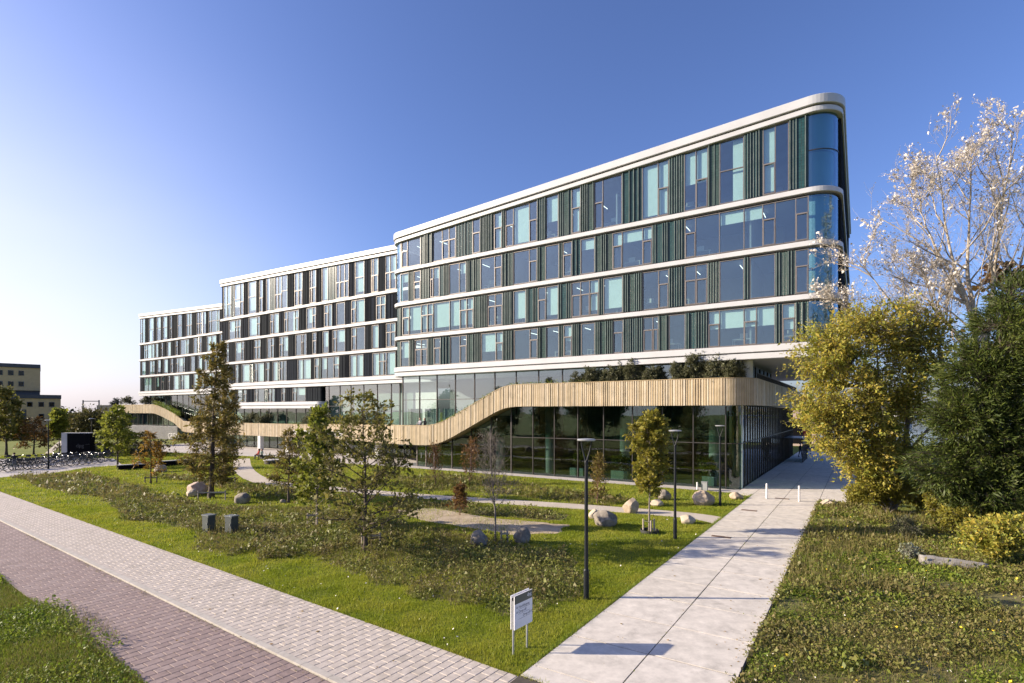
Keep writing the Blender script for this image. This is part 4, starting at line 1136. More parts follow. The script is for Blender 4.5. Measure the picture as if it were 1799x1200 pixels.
def conical(name, loc, label, h, base, R, nprim, leafm, bark, seed, ang=80, r0=None, prof=0.8, nsec=7, ntw=4, lsize=0.16, lper=5, group=None, lift=0.0, flat=0.55, asp=0.4, cat='tree', shape='cone', leader_wander=0.02, twl=0.34, lean=(0, 0)):
    "central leader with level branches, fine twigs and leaves along them"
    rg = np.random.default_rng(seed)
    r0 = r0 or h * 0.013
    T = grow(np.zeros((1, 3)), np.array([[lean[0], lean[1], 1.0]]), np.array([h]), 16, leader_wander, 0.03, rg)
    rr = r0 * (1 - np.linspace(0, 1, 16) ** 0.9 * 0.94)[None]; rr[0, 0] *= 1.35
    wood = Geo(); wood.add(tubes(T, rr, 9))
    t = base / h + (1 - base / h) * (np.arange(nprim) + rg.uniform(0, 1, nprim)) / nprim
    t = np.minimum(t, 0.985)
    s, d = along(T, np.zeros(nprim, int), t)
    az = np.arange(nprim) * 2.399 + rg.normal(0, 0.35, nprim)
    u = (t - base / h) / (1 - base / h)
    a = np.radians(ang - 22 * u + rg.normal(0, 6, nprim))
    di = np.stack([np.sin(a) * np.cos(az), np.sin(a) * np.sin(az), np.cos(a)], 1)
    if shape == 'cone': ln = R * ((1 - u) ** prof * 0.94 + 0.06) * np.minimum(1, 0.55 + u * 3.0)
    elif shape == 'oval': ln = R * (np.sin(np.pi * np.clip(0.13 + u * 0.84, 0, 1)) ** 0.8) / np.maximum(np.sin(a), 0.55)
    else: ln = R * np.interp(u, [0, 0.15, 0.4, 0.7, 1.0], shape)
    ln = ln * rg.uniform(0.62, 1.12, nprim)
    P1 = grow(s, di, ln, 8, 0.07, lift + 0.02, rg)
    r1 = np.minimum(np.interp(t, np.linspace(0, 1, 16), rr[0]) * 0.5, 0.012 + ln * 0.012)
    wood.add(tubes(P1, r1[:, None] * (1 - np.linspace(0, 1, 8) * 0.85)[None], 5))
    n2 = np.maximum(2, (nsec * np.clip(ln / R, 0.3, 1) * 1.4).astype(int)); i2 = np.repeat(np.arange(nprim), n2)
    t2 = rg.uniform(0.18, 0.98, len(i2)); s2, d2 = along(P1, i2, t2)
    di2 = side(d2, np.radians(rg.normal(48, 10, len(i2))), rg, flat)
    l2 = ln[i2] * twl * (1.15 - t2 * 0.7) * rg.uniform(0.6, 1.2, len(i2)) + 0.12
    P2 = grow(s2, di2, l2, 5, 0.10, lift, rg)
    r2 = np.maximum(0.006, r1[i2] * 0.35)
    wood.add(tubes(P2, r2[:, None] * (1 - np.linspace(0, 1, 5) * 0.7)[None], 3))
    i3 = np.repeat(np.arange(len(i2)), ntw); t3 = rg.uniform(0.15, 1.0, len(i3)); s3, d3 = along(P2, i3, t3)
    di3 = side(d3, np.radians(rg.normal(45, 12, len(i3))), rg, flat * 0.8)
    l3 = l2[i3] * 0.45 * rg.uniform(0.5, 1.2, len(i3)) + 0.06
    P3 = grow(s3, di3, l3, 3, 0.12, lift, rg)
    wood.add(tubes(P3, np.full((len(i3), 3), 0.0045), 3))
    crown = None
    if lper > 0:
        crown = Geo()
        A = np.concatenate([P3]); M = len(A)
        i4 = np.repeat(np.arange(M), lper); t4 = rg.uniform(0.1, 1.0, len(i4)); c4, d4 = along(A, i4, t4)
        crown.add(leaves(c4 + rg.normal(0, lsize * 0.15, c4.shape), lsize, rg, asp, 0.3, side(d4, np.radians(50), rg, 0.4), 0.25))
        i5 = np.repeat(np.arange(len(P2)), max(1, lper)); t5 = rg.uniform(0.3, 1.0, len(i5)); c5, d5 = along(P2, i5, t5)
        crown.add(leaves(c5, lsize, rg, asp, 0.3, side(d5, np.radians(50), rg, 0.4), 0.25))
    return finish(name, loc, label, cat, group, wood, crown, bark, leafm)

def lobed(name, loc, label, stems, lobes, ntar, nleaf, lsize, leafm, bark, seed, spread=0.32, asp=0.55, group=None, cat='tree', shell=0.55, r_tw=0.012, outward=0.0, tw=6, droop=0.0, crown_name='crown', trunk_name='trunk', up=0.3, hang=None):
    "crown told by its lobes: limbs reach into each lobe, leaf clusters sit on their ends"
    rg = np.random.default_rng(seed)
    wood = Geo()
    stem_pts = []
    for st in stems:            # (points, radius)
        P = np.array(st[0], float)
        N = 10; tt = np.linspace(0, len(P) - 1, N); i = np.minimum(tt.astype(int), len(P) - 2); u = (tt - i)[:, None]
        Q = P[i] * (1 - u) + P[i + 1] * u
        Q[1:-1] = (Q[:-2] + 2 * Q[1:-1] + Q[2:]) / 4
        Q[1:-1] += rg.normal(0, 0.03, (N - 2, 3))
        rr = st[1] * (1 - np.linspace(0, 1, N) * 0.8); rr[0] *= 1.3
        wood.add(tubes(Q[None], rr[None], 8)); stem_pts.append(np.concatenate([Q, rr[:, None]], 1))
    SPT = np.concatenate(stem_pts)
    vol = np.array([l[1][0] * l[1][1] * l[1][2] for l in lobes]) ** (2 / 3.0); vol /= vol.sum()
    li = rg.choice(len(lobes), ntar, p=vol)
    C = np.array([l[0] for l in lobes])[li]; Rd = np.array([l[1] for l in lobes])[li]
    d = unit(rg.normal(0, 1, (ntar, 3))); rad = rg.uniform(shell ** 3, 1.0, ntar) ** (1 / 3.0)
    T = C + d * Rd * rad[:, None]
    T[:, 2] = np.maximum(T[:, 2], 0.15)
    dist = np.linalg.norm(T[:, None, :] - SPT[None, :, :3], axis=2) + np.maximum(0, SPT[None, :, 2] - T[:, None, 2]) * 1.5
    best = np.argmin(dist, 1); S0 = SPT[best, :3]
    N = 7; t = np.linspace(0, 1, N)[None, :, None]
    ctrl = S0 * 0.45 + T * 0.55; ctrl[:, 2] += (T[:, 2] - S0[:, 2]) * -0.12 + 0.1
    P = (1 - t) ** 2 * S0[:, None] + 2 * t * (1 - t) * ctrl[:, None] + t ** 2 * T[:, None]
    P[:, 1:-1] += rg.normal(0, 0.05, (ntar, N - 2, 3))
    ln = np.linalg.norm(T - S0, axis=1)
    r = np.minimum(SPT[best, 3] * 0.6, r_tw + 0.006 * ln)
    wood.add(tubes(P, r[:, None] * (1 - np.linspace(0, 1, N) * 0.75)[None], 4))
    i2 = np.repeat(np.arange(ntar), tw); t2 = rg.uniform(0.55, 1, len(i2)); s2, d2 = along(P, i2, t2)
    di2 = side(d2, np.radians(rg.uniform(25, 80, len(i2))), rg)
    if outward: di2 = unit(di2 + d[i2] * outward + np.array([0, 0, -droop]))
    l2 = rg.uniform(0.4, 1.3, len(i2)) * spread * 1.6
    P2 = grow(s2, di2, l2, 4, 0.12, 0.0, rg)
    wood.add(tubes(P2, np.full((len(i2), 4), 0.005) * np.array([1.3, 1, .8, .6]), 3))
    crown = Geo()
    per = max(1, int(nleaf / len(i2)))
    i3 = np.repeat(np.arange(len(i2)), per); t3 = rg.uniform(0.1, 1.05, len(i3)); c3, d3 = along(P2, i3, np.minimum(t3, 1.0))
    c3 = c3 + rg.normal(0, spread * 0.22, c3.shape)
    dirs = side(d3, np.radians(45), rg)
    if outward: dirs = unit(d3 * 1.2 + d[i2][i3] * outward + np.array([0, 0, -droop]))
    crown.add(leaves(c3, lsize, rg, asp, up, dirs, 0.35))
    return finish(name, loc, label, cat, group, wood, crown, bark, leafm, crown_name=crown_name, trunk_name=trunk_name)

# ---- trees of the garden
g = G(371, 875)
conical('bald_cypress', g, 'tall bronze bald cypress with conical crown between wooden guard rails', ZP(602, g.y), 0.9, 2.5, 62, L_CYP, BARK, 21, ang=84, prof=0.75, nsec=11, ntw=6, lsize=0.21, lper=4, asp=0.30, lift=-0.01, r0=0.19)
g = G(396, 851)
conical('bald_cypress', g, 'thinner bare-topped bald cypress close behind the tall bronze one', ZP(648, g.y), 1.1, 2.5, 40, L_CYP, BARK, 22, ang=84, prof=0.65, nsec=8, ntw=5, lsize=0.22, lper=3, asp=0.28, r0=0.17)
g = G(642, 968)
conical('swamp_oak', g, 'large open green-brown tree with layered branches in the meadow', ZP(708, g.y), 0.42, 2.65, 50, L_OAK, BARK, 23, ang=78, nsec=8, ntw=5, lsize=0.135, lper=3, asp=0.62, shape=[0.75, 1.0, 0.95, 0.7, 0.25], lift=0.02, r0=0.10, flat=0.5, twl=0.40)
g = G(556, 925)
conical('young_oak', g, 'bright green slender young tree left of the large layered tree', ZP(728, g.y), 1.0, 1.45, 38, L_GRN, BARKG, 24, ang=60, nsec=7, ntw=5, lsize=0.16, lper=5, asp=0.62, shape=[0.7, 1.0, 0.95, 0.8, 0.35], lift=0.03, r0=0.06)
g = G(507, 884)
conical('small_cypress', g, 'small bronze conifer beside the curve of the gravel path', ZP(758, g.y), 1.0, 1.9, 32, L_CYP, BARK, 25, ang=82, prof=0.7, nsec=8, ntw=5, lsize=0.18, lper=4, asp=0.28, r0=0.09)
g = G(1141, 935)
conical('young_maple', g, 'young golden-green tree with oval crown staked in a black ring', ZP(736, g.y), 1.55, 1.02, 42, L_YOU, BARKG, 26, ang=52, nsec=6, ntw=4, lsize=0.135, lper=5, asp=0.75, shape='oval', lift=0.05, r0=0.055)
g = G(870, 952)
conical('bare_tree', g, 'leafless young tree with upswept twigs beside the sand', ZP(776, g.y), 1.35, 1.5, 34, None, BARKG, 27, ang=42, nsec=7, ntw=4, lper=0, shape=[0.9, 1.0, 0.9, 0.7, 0.4], lift=0.06, r0=0.055, flat=0.0, twl=0.5)
# shrubs near the glass
for (px, py, top, w, sd, lb, lm, lper) in ((765, 852, 790, 1.3, 31, 'sparse reddish shrub before the glazed double door', L_RUS, 1), (825, 850, 782, 1.4, 32, 'russet twiggy shrub right of the glazed double door', L_RUS, 2), (1049, 886, 806, 0.9, 33, 'thin brown-green shrub behind the tallest lamp post', L_CYP, 3), (808, 905, 862, 0.6, 34, 'small dry reddish bush at the sand edge', L_RUS, 2)):
    g = G(px, py)
    conical('shrub', g, lb, ZP(top, g.y), 0.12, w, 26, lm, BARKR, sd, ang=40, nsec=6, ntw=3, lsize=0.12, lper=lper, asp=0.5, shape=[0.8, 1.0, 1.0, 0.8, 0.5], lift=0.05, r0=0.03, flat=0.0, twl=0.5, cat='shrub', group='shrubs in the garden')
# left side
g = G(265, 850)
conical('larch', g, 'small orange-yellow tree with a low guard rail at the meadow edge', ZP(762, g.y), 0.9, 1.35, 30, L_ORA, BARK, 35, ang=78, prof=0.6, nsec=6, ntw=4, lsize=0.20, lper=3, asp=0.35, r0=0.07)
g = G(207, 822)
conical('alder', g, 'broad green tree right of the black monolith sign', ZP(722, g.y), 1.0, 2.5, 40, L_GRN, BARK, 36, ang=62, nsec=7, ntw=4, lsize=0.24, lper=3, asp=0.6, shape=[0.8, 1.0, 0.9, 0.65, 0.25], lift=0.03, r0=0.10)
g = G(11, 800)
conical('alder', g, 'tall olive tree behind the bicycles at the picture edge', ZP(688, g.y), 1.6, 3.0, 44, L_OAK, BARK, 37, ang=62, nsec=7, ntw=4, lsize=0.30, lper=4, asp=0.6, shape=[0.85, 1.0, 0.9, 0.7, 0.3], lift=0.03, r0=0.16)
g = G(59, 799)
conical('larch', g, 'rust-coloured spreading tree between olive tree and lamp post', ZP(738, g.y), 1.0, 3.0, 36, L_RUS, BARK, 38, ang=80, prof=0.6, nsec=7, ntw=4, lsize=0.28, lper=3, asp=0.35, r0=0.12)
g = G(104, 796)
conical('linden', g, 'light yellow-green young tree left of the black monolith sign', ZP(730, g.y), 1.7, 1.35, 34, L_GRN, BARKG, 39, ang=55, nsec=6, ntw=4, lsize=0.26, lper=4, asp=0.7, shape='oval', lift=0.04, r0=0.08)
g = AT(157, 92)
lobed('holm_oak', g, 'wide dark rounded tree behind the black monolith sign', [([(0, 0, 0), (0.2, 0, 1.6), (0.3, 0, 3.2)], 0.28), ([(0.2, 0, 1.6), (-1.6, 0.3, 3.4)], 0.16), ([(0.2, 0, 1.6), (2.0, -0.3, 3.6)], 0.16)],
      [((0.3, 0, 4.6), (2.4, 2.2, 2.3)), ((-2.4, 0.2, 3.6), (2.0, 2.0, 1.9)), ((2.7, -0.2, 3.8), (2.0, 2.0, 2.0)), ((0.6, -1.2, 3.4), (2.4, 1.6, 1.7))], 260, 13000, 0.30, L_DGR, BARK, 40, spread=0.7, shell=0.35)

# ---- right side: golden tree over the walk, dark conifer, bare poplar, shrubs
def nearer(k, stems, lobes):
    f = lambda p: (p[0] * k, p[1] * k, p[2] if p[2] < 0.5 else CAMH + (p[2] - CAMH) * k)
    return [([f(p) for p in st], r * k) for st, r in stems], [(f(c), tuple(q * k for q in r)) for c, r in lobes]
g = AT(1560, 31.0)
st_, lb_ = nearer(31.0 / 36.5, [([(0, 0, 0), (-0.5, 0, 2.6), (-1.6, 0.2, 5.2), (-2.2, 0.2, 8.6)], 0.26), ([(0.4, 0.2, 0), (1.2, 0, 3.4), (1.8, 0.2, 7.2), (1.6, 0.2, 11.2)], 0.24), ([(-0.3, -0.2, 0.2), (-2.2, -0.3, 2.6), (-3.6, -0.4, 4.4)], 0.17), ([(0.2, 0.1, 2.0), (-0.4, 0.4, 6.0), (-0.6, 0.2, 10.6)], 0.18), ([(0.9, 0.2, 2.4), (3.4, 0.2, 5.0), (3.9, 0.2, 8.2)], 0.14)],
      [((-4.8, 0, 9.6), (2.1, 1.9, 2.2)), ((-2.4, 0.2, 11.2), (1.9, 1.8, 1.9)), ((0.6, 0.2, 11.4), (2.3, 2.0, 2.0)), ((2.7, 0.2, 10.4), (1.7, 1.8, 2.4)), ((-5.2, 0, 6.4), (1.6, 1.7, 1.9)), ((-2.8, -0.6, 7.2), (2.2, 1.9, 2.2)), ((-3.8, -0.4, 4.2), (1.7, 1.6, 1.6)), ((-1.9, -0.5, 4.3), (1.8, 1.6, 1.7)), ((0.2, -0.2, 7.6), (2.0, 1.9, 2.2)), ((-2.0, -0.6, 2.0), (1.5, 1.4, 1.3)), ((-0.4, -0.5, 3.2), (1.5, 1.5, 1.9)), ((1.5, 0.3, 6.6), (1.1, 1.3, 1.6)), ((1.1, 0.4, 3.6), (1.0, 1.2, 1.4))])
lobed('field_maple', g, 'big golden-green tree overhanging the concrete walk', st_, lb_, 760, 70000, 0.15, L_YEL, BARKG, 41, spread=0.50, asp=0.5, shell=0.5, tw=6)
g = AT(1745, 25.5)
lobed('dark_conifer', g, 'dense dark green conifer filling the right side', [([(0, 0, 0), (0.1, 0, 5.5), (0.5, 0, 11.0)], 0.26), ([(0.6, 0.3, 0), (2.2, 0, 5.0), (2.6, 0, 10.5)], 0.22)],
      [((0.4, 0, 9.0), (1.3, 1.3, 2.2)), ((-0.9, 0, 7.2), (1.5, 1.4, 1.8)), ((-1.9, -0.3, 5.4), (1.6, 1.4, 1.3)), ((-2.7, -0.3, 3.2), (1.7, 1.4, 1.1)), ((-0.5, -0.6, 4.2), (1.8, 1.5, 2.4)), ((1.4, -0.4, 6.6), (1.7, 1.5, 3.2)), ((2.6, 0, 8.6), (1.5, 1.5, 2.8)), ((1.3, -0.5, 2.8), (2.0, 1.6, 1.8)), ((-1.0, -0.7, 2.2), (1.9, 1.5, 1.4)), ((3.2, 0, 4.0), (1.6, 1.6, 3.0)), ((1.6, 0, 10.6), (1.3, 1.2, 1.7))],
      1800, 210000, 0.17, L_CON, BARK, 42, spread=0.36, asp=0.2, shell=0.62, outward=0.55, tw=6, droop=0.18, up=0.1)

def poplar(name, loc, label, h, limbs, seed, leafm, nleaf_per, bark, lsize=0.20, top_bias=0.5, nsec=8, nter=7, ntw=4, k_=1.0):
    rg = np.random.default_rng(seed); wood = Geo(); crown = Geo()
    P1 = []; R1 = []
    limbs, _ = nearer(k_, limbs, []); h = CAMH + (h - CAMH) * k_
    for pts, r in limbs:
        P = np.array(pts, float); N = 14; tt = np.linspace(0, len(P) - 1, N); i = np.minimum(tt.astype(int), len(P) - 2); u = (tt - i)[:, None]
        Q = P[i] * (1 - u) + P[i + 1] * u
        for _ in range(2): Q[1:-1] = (Q[:-2] + 2 * Q[1:-1] + Q[2:]) / 4
        Q[1:] += np.cumsum(rg.normal(0, 0.05, (N - 1, 3)), 0) * 0.8
        rr = r * (1 - np.linspace(0, 1, N) ** 0.75 * 0.965)
        P1.append(Q); R1.append(rr)
    P1 = np.array(P1); R1 = np.array(R1); wood.add(tubes(P1, R1, 9))
    M = len(P1); i2 = np.repeat(np.arange(M), nsec); t2 = 0.26 + 0.735 * rg.uniform(0, 1, len(i2)) ** 0.75; s2, d2 = along(P1, i2, t2)
    l1 = np.linalg.norm(np.diff(P1, axis=1), axis=2).sum(1)
    l2 = (l1[i2] * 0.34 * (1.25 - t2) + 0.6) * rg.uniform(0.7, 1.3, len(i2))
    P2 = grow(s2, side(d2, np.radians(rg.normal(42, 9, len(i2))), rg), l2, 9, 0.10, 0.07, rg)
    r2 = np.minimum(0.07, np.interp(t2, np.linspace(0, 1, 14), np.ones(14)) * 0.012 * l2 + 0.008)
    wood.add(tubes(P2, r2[:, None] * (1 - np.linspace(0, 1, 9) * 0.82)[None], 5))
    i3 = np.repeat(np.arange(len(i2)), nter); t3 = rg.uniform(0.2, 1.0, len(i3)); s3, d3 = along(P2, i3, t3)
    l3 = (l2[i3] * 0.42 * (1.2 - t3 * 0.7)) * rg.uniform(0.5, 1.3, len(i3)) + 0.25
    P3 = grow(s3, side(d3, np.radians(rg.normal(38, 10, len(i3))), rg), l3, 6, 0.12, 0.09, rg)
    wood.add(tubes(P3, np.full((len(i3), 6), 0.010) * np.linspace(1, 0.5, 6)[None], 3))
    i4 = np.repeat(np.arange(len(i3)), ntw); t4 = rg.uniform(0.2, 1.0, len(i4)); s4, d4 = along(P3, i4, t4)
    l4 = l3[i4] * 0.45 * rg.uniform(0.4, 1.2, len(i4)) + 0.15
    P4 = grow(s4, side(d4, np.radians(rg.normal(35, 12, len(i4))), rg), l4, 4, 0.12, 0.09, rg)
    wood.add(tubes(P4, np.full((len(i4), 4), 0.0055) * np.linspace(1, 0.6, 4)[None], 3))
    # leaves cling to the outermost and uppermost twigs
    tip = P4[:, -1]; zz = tip[:, 2] / h; cx = np.abs(tip[:, 0] - P1[:, :, 0].mean()) / 6
    keep = rg.uniform(0, 1, len(tip)) < np.clip((zz - top_bias) * 1.5 + 0.02, 0.02, 0.7)
    k = np.nonzero(keep)[0]; i5 = np.repeat(k, nleaf_per); t5 = rg.uniform(0.35, 1.0, len(i5)); c5, d5 = along(P4, i5, t5)
    crown.add(leaves(c5 + rg.normal(0, 0.05, c5.shape), lsize, rg, 0.75, 0.2))
    return finish(name, loc, label, 'tree', None, wood, crown, bark, leafm)
g = AT(1722, 32.5)
poplar('white_poplar', g, 'tall bare white poplar with silvery leaves left at its tips', 27.5,
       [([(0, 0, 0), (0, 0, 7), (-0.3, 0, 12), (-2.2, 0, 17), (-3.4, 0, 25.2)], 0.40), ([(0, 0, 8), (0.7, 0.3, 13), (1.2, 0.2, 19), (2.2, 0.2, 27.5)], 0.30), ([(0.1, 0, 9.0), (-2.3, 0.3, 12.5), (-6.5, 0.2, 17.0)], 0.22), ([(0, 0, 11), (2.6, -0.3, 16), (4.6, -0.2, 24)], 0.22), ([(-0.4, 0, 12.5), (-1.0, 0.3, 18), (-0.6, 0.4, 25.6)], 0.22), ([(-1.2, 0, 14.2), (-4.2, -0.3, 18.5), (-5.4, 0, 22.5)], 0.15)], 43, L_WHT, 3, BARKW, lsize=0.115, top_bias=0.54, nsec=15, nter=11, ntw=6, k_=32.5 / 40)
g = AT(1668, 32.0)
poplar('white_poplar', g, 'leaning bare poplar between golden tree and tall poplar', 19.0,
       [([(0.6, 0, 0), (0, 0, 5), (-0.6, 0, 9.0), (-3.6, 0, 13.2), (-7.0, 0, 17.6)], 0.34), ([(-0.5, 0, 8.4), (-3.6, 0.2, 10.6), (-8.2, 0.3, 14.6)], 0.18), ([(-0.6, 0, 9.0), (-0.8, 0.2, 13), (-2.0, 0.2, 17.4)], 0.2)], 44, L_WHT, 3, BARKW, lsize=0.115, top_bias=0.52, nsec=13, nter=11, ntw=6, k_=32.0 / 41)
g = AT(1812, 33.5)
poplar('larch', g, 'brown-leaved tree behind the poplar at the picture edge', 22.0,
       [([(0, 0, 0), (0, 0, 9), (0.2, 0, 22)], 0.34), ([(0, 0, 7), (-2.4, 0, 13), (-3.4, 0, 18)], 0.2), ([(0, 0, 8), (2.4, 0, 13), (3.4, 0, 18)], 0.2)], 45, L_RUS, 6, BARKG, lsize=0.26, top_bias=0.3, nsec=9, nter=6, ntw=3, k_=33.5 / 50)
def bush(name, loc, label, w, h, seed, lm, nl, ls=0.12, group=None, asp=0.55, cat='shrub', dp=None, sp=0.24, outward=0.0, up=0.3):
    rg = random.Random(seed); lobes = []
    dp = dp or w * 0.7
    for i in range(6):
        a = rg.uniform(0, 6.28); q = rg.uniform(0.1, 0.55)
        lobes.append(((math.cos(a) * q * w, math.sin(a) * q * dp, h * rg.uniform(0.35, 0.68)), (w * rg.uniform(0.35, 0.5), dp * rg.uniform(0.35, 0.5), h * rg.uniform(0.25, 0.36))))
    stems = [([(rg.uniform(-.1, .1), rg.uniform(-.1, .1), 0), (rg.uniform(-.4, .4) * w, rg.uniform(-.3, .3) * dp, h * 0.45)], 0.03) for _ in range(4)]
    return lobed(name, loc, label, stems, lobes, max(30, nl // 90), nl, ls, lm, BARKG, seed, spread=sp, shell=0.3, cat=cat, group=group, tw=5, asp=asp, trunk_name='stem', crown_name='foliage', outward=outward, up=up)
RS = 'shrubs below the dark conifer'
bush('shrub', G(1560, 905), 'broad olive-yellow shrub at the foot of the golden tree', 2.3, 2.6, 51, L_YOU, 11000, 0.12, RS)
bush('shrub', G(1660, 925), 'olive shrub between two golden shrubs below the conifer', 2.1, 2.2, 52, L_YOU, 9000, 0.11, RS)
bush('shrub', G(1755, 985), 'bright golden-leaved shrub in front of the dark conifer', 2.3, 1.9, 53, L_YEL, 12000, 0.11, RS)
bush('shrub', G(1622, 898), 'tangled olive shrub hiding the golden tree trunk', 1.9, 2.5, 56, L_YOU, 9000, 0.12, RS)
bush('shrub', G(1700, 945), 'low yellow-olive shrub left of the bright golden one', 1.6, 1.5, 57, L_YOU, 6000, 0.11, RS)
bush('shrub', G(1505, 888), 'low olive shrub at the slab step', 0.9, 1.1, 58, L_YOU, 3500, 0.11, RS)
bush('shrub', G(1590, 945), 'pale grassy shrub in the tall dry grass', 1.0, 1.0, 59, L_OLI, 3000, 0.10, RS, asp=0.25)
bush('shrub', G(1525, 875), 'grassy green shrub at the end of the slab step', 1.0, 1.5, 54, L_GRN, 3000, 0.14, RS, asp=0.15)
bush('shrub', G(1600, 985), 'silvery leafy weed beside the fallen log', 0.55, 0.75, 55, L_SIL, 700, 0.08, RS, sp=0.14)
# olive shrubs on the terrace, standing just behind the ribbon
TS = 'olive shrubs on the terrace'
k = 0
for (px, yl, w, h, lb) in ((1022, -0.1, 1.0, 1.9, 'first olive shrub of the long terrace row beside open glass'), (1050, -0.1, 1.0, 2.2, 'second olive shrub of the terrace row above the ribbon'), (1084, -0.1, 1.05, 2.3, 'third olive shrub of the terrace row, above the young golden tree'), (1118, -0.1, 1.0, 2.45, 'fourth olive shrub of the terrace row, tallest of its clump'), (1148, -0.1, 0.85, 1.9, 'olive shrub left of the gap in the terrace row'), (1198, -0.1, 0.9, 2.2, 'olive shrub right of the gap in the terrace row'), (1228, -0.1, 0.9, 2.75, 'tallest upright olive shrub on the terrace'), (1262, -0.1, 1.0, 2.5, 'dense olive shrub beside the tall upright one'), (1296, 0.0, 0.9, 2.1, 'darkest olive shrub at the rounded ribbon corner')):
    x = ux(px, yl); p = loc2w(x, yl, 7.22)
    bush('olive_shrub', p, lb, w * 1.7, h * 1.25, 60 + k, L_OLI, 9000, 0.12, TS, asp=0.35, dp=0.5, sp=0.2); k += 1
for (px, yl, z, w, h, lb) in ((440, 5.9, 3.0, 2.0, 2.3, 'grey-green terrace shrub behind the cypresses'), (463, 5.9, 3.0, 1.5, 1.9, 'grey-green terrace shrub left of the green panes'), (548, 5.9, 3.0, 2.0, 2.4, 'grey-green terrace shrub under the white block end'), (576, 5.9, 3.0, 1.5, 2.1, 'grey-green terrace shrub at the tall green glazing'), (612, 4.8, 3.2, 1.2, 1.6, 'terrace shrub behind the bright green young tree'), (640, 3.6, 3.3, 1.2, 2.0, 'terrace shrub behind the large layered tree'), (667, 2.2, 3.3, 0.9, 2.3, 'upright terrace shrub near the terrace door'), (203, 14.6, 6.5, 2.2, 2.6, 'leftmost round terrace shrub above the far ribbon end'), (226, 14.6, 6.5, 2.4, 2.6, 'second round terrace shrub on the far ribbon'), (258, 14.6, 6.5, 2.0, 2.4, 'terrace shrub below the far block corner'), (276, 14.4, 6.2, 1.8, 2.6, 'terrace shrub at the top of the far ramp')):
    x = ux(px, yl); p = loc2w(x, yl, z)
    bush('olive_shrub', p, lb, w, h * 1.25, 80 + k, L_OLI, 3200, 0.20, TS, asp=0.4, dp=1.0, sp=0.35); k += 1

# ---- low growth
def scatter(poly, dens, rg, excl=(), ymax=90, ymin=7.5):
    q = np.array([p[:2] for p in poly]); lo = q.min(0); hi = q.max(0)
    lo[1] = max(lo[1], ymin); hi[1] = min(hi[1], ymax)
    if hi[1] <= lo[1]: return np.zeros((0, 2))
    n = int((hi - lo).prod() * dens)
    P = rg.uniform(lo, hi, (n, 2))
    px = CX + FPX * P[:, 0] / P[:, 1]
    P = P[(px > -160) & (px < 2150)]
    P = P[inpoly(P, poly)]
    for e in excl: P = P[~inpoly(P, e)]
    return P

def blades(P, h, w, rg, lean=0.35):
    M = len(P); hh = h * rg.uniform(0.5, 1.3, M); a = rg.uniform(0, 6.283, M); l = rg.uniform(0, lean, M) * hh
    b = rg.uniform(0, 6.283, M)
    B = np.concatenate([P, np.zeros((M, 1))], 1); sx = np.stack([np.cos(a), np.sin(a), np.zeros(M)], 1) * (w * 0.5)
    tip = B + np.stack([np.cos(b) * l, np.sin(b) * l, hh], 1)
    V = np.stack([B - sx, B + sx, tip], 1).reshape(-1, 3)
    return V, np.arange(M * 3).reshape(-1, 3)
def patchy(P, sc, thr, rg, seed=0):
    "keep points where a slow random field is high: growth in clumps"
    r = np.random.default_rng(seed); f = np.zeros(len(P))
    for i in range(6):
        k = r.normal(0, sc, 2); f += np.sin(P @ k + r.uniform(0, 6.28))
    return P[f / 2.4 + rg.normal(0, 0.35, len(P)) > thr]
WALKP = [tuple(loc2w(*p)[:2]) for p in [(1.14, -40), (5.26, -40), (5.26, -2.3), (7.3, -2.3), (7.3, 62), (-0.1, 62), (-0.1, -1.7), (1.14, -1.7)]]
ROADP = [tuple(RP(*p)[:2]) for p in [(N0 - .0, -20), (N3 + .02, -20), (N3 + .02, 200), (N0 - .0, 200)]]
GARDEN = [tuple(RP(N3, 2)[:2]), tuple(loc2w(1.15, -34)[:2]), tuple(loc2w(1.15, -1.6)[:2]), tuple(loc2w(-36, -1.6)[:2]), tuple(loc2w(-100, 2)[:2]), tuple(RP(40, 95)[:2]), tuple(RP(N3, 95)[:2])]
EXC = [PATH, SAND, PLAZA_POLY, RACKPAVE, WALKP, ROADP, STRIP]
GRASS = leafmat('grass_blade', ((0.14, 0.19, 0.012), (0.21, 0.265, 0.016), (0.29, 0.33, 0.024), (0.36, 0.35, 0.05), (0.25, 0.295, 0.018)), trans=0.42, mix_noise=0.6)
GRASSD = leafmat('meadow_blade', ((0.155, 0.145, 0.036), (0.24, 0.19, 0.07), (0.125, 0.14, 0.022), (0.31, 0.235, 0.11)), trans=0.35)
WEED = leafmat('weed_leaf', ((0.095, 0.125, 0.02), (0.165, 0.195, 0.032), (0.21, 0.215, 0.05), (0.18, 0.14, 0.06), (0.245, 0.225, 0.10)), trans=0.35, mix_noise=0.55)
WEEDG = leafmat('clover_leaf', ((0.085, 0.14, 0.012), (0.14, 0.205, 0.018), (0.21, 0.26, 0.03), (0.26, 0.28, 0.05)), trans=0.4, mix_noise=0.4)
rg = np.random.default_rng(77)
lawn = Geo()
LEX = EXC + [MEADOW, COVER, FACADE_BED]
lawn.add(blades(scatter(GARDEN, 1500, rg, LEX, 19), 0.055, 0.014, rg))
lawn.add(blades(scatter(GARDEN, 650, rg, LEX, 33, 19), 0.06, 0.022, rg))
for (a, c, dn, hh, w) in ((7, 20, 900, 0.06, 0.014), (20, 34, 420, 0.07, 0.022), (34, 75, 80, 0.08, 0.045)):
    P = scatter(MEADOW, dn, rg, EXC, c, a); r_ = np.random.default_rng(2); f = sum(np.sin(P @ r_.normal(0, s_, 2) + r_.uniform(0, 6)) for s_ in (0.5, 0.7, 0.9, 1.3, 1.8))
    lawn.add(blades(P[f + rg.normal(0, 0.5, len(P)) > 0.7], hh, w, rg))
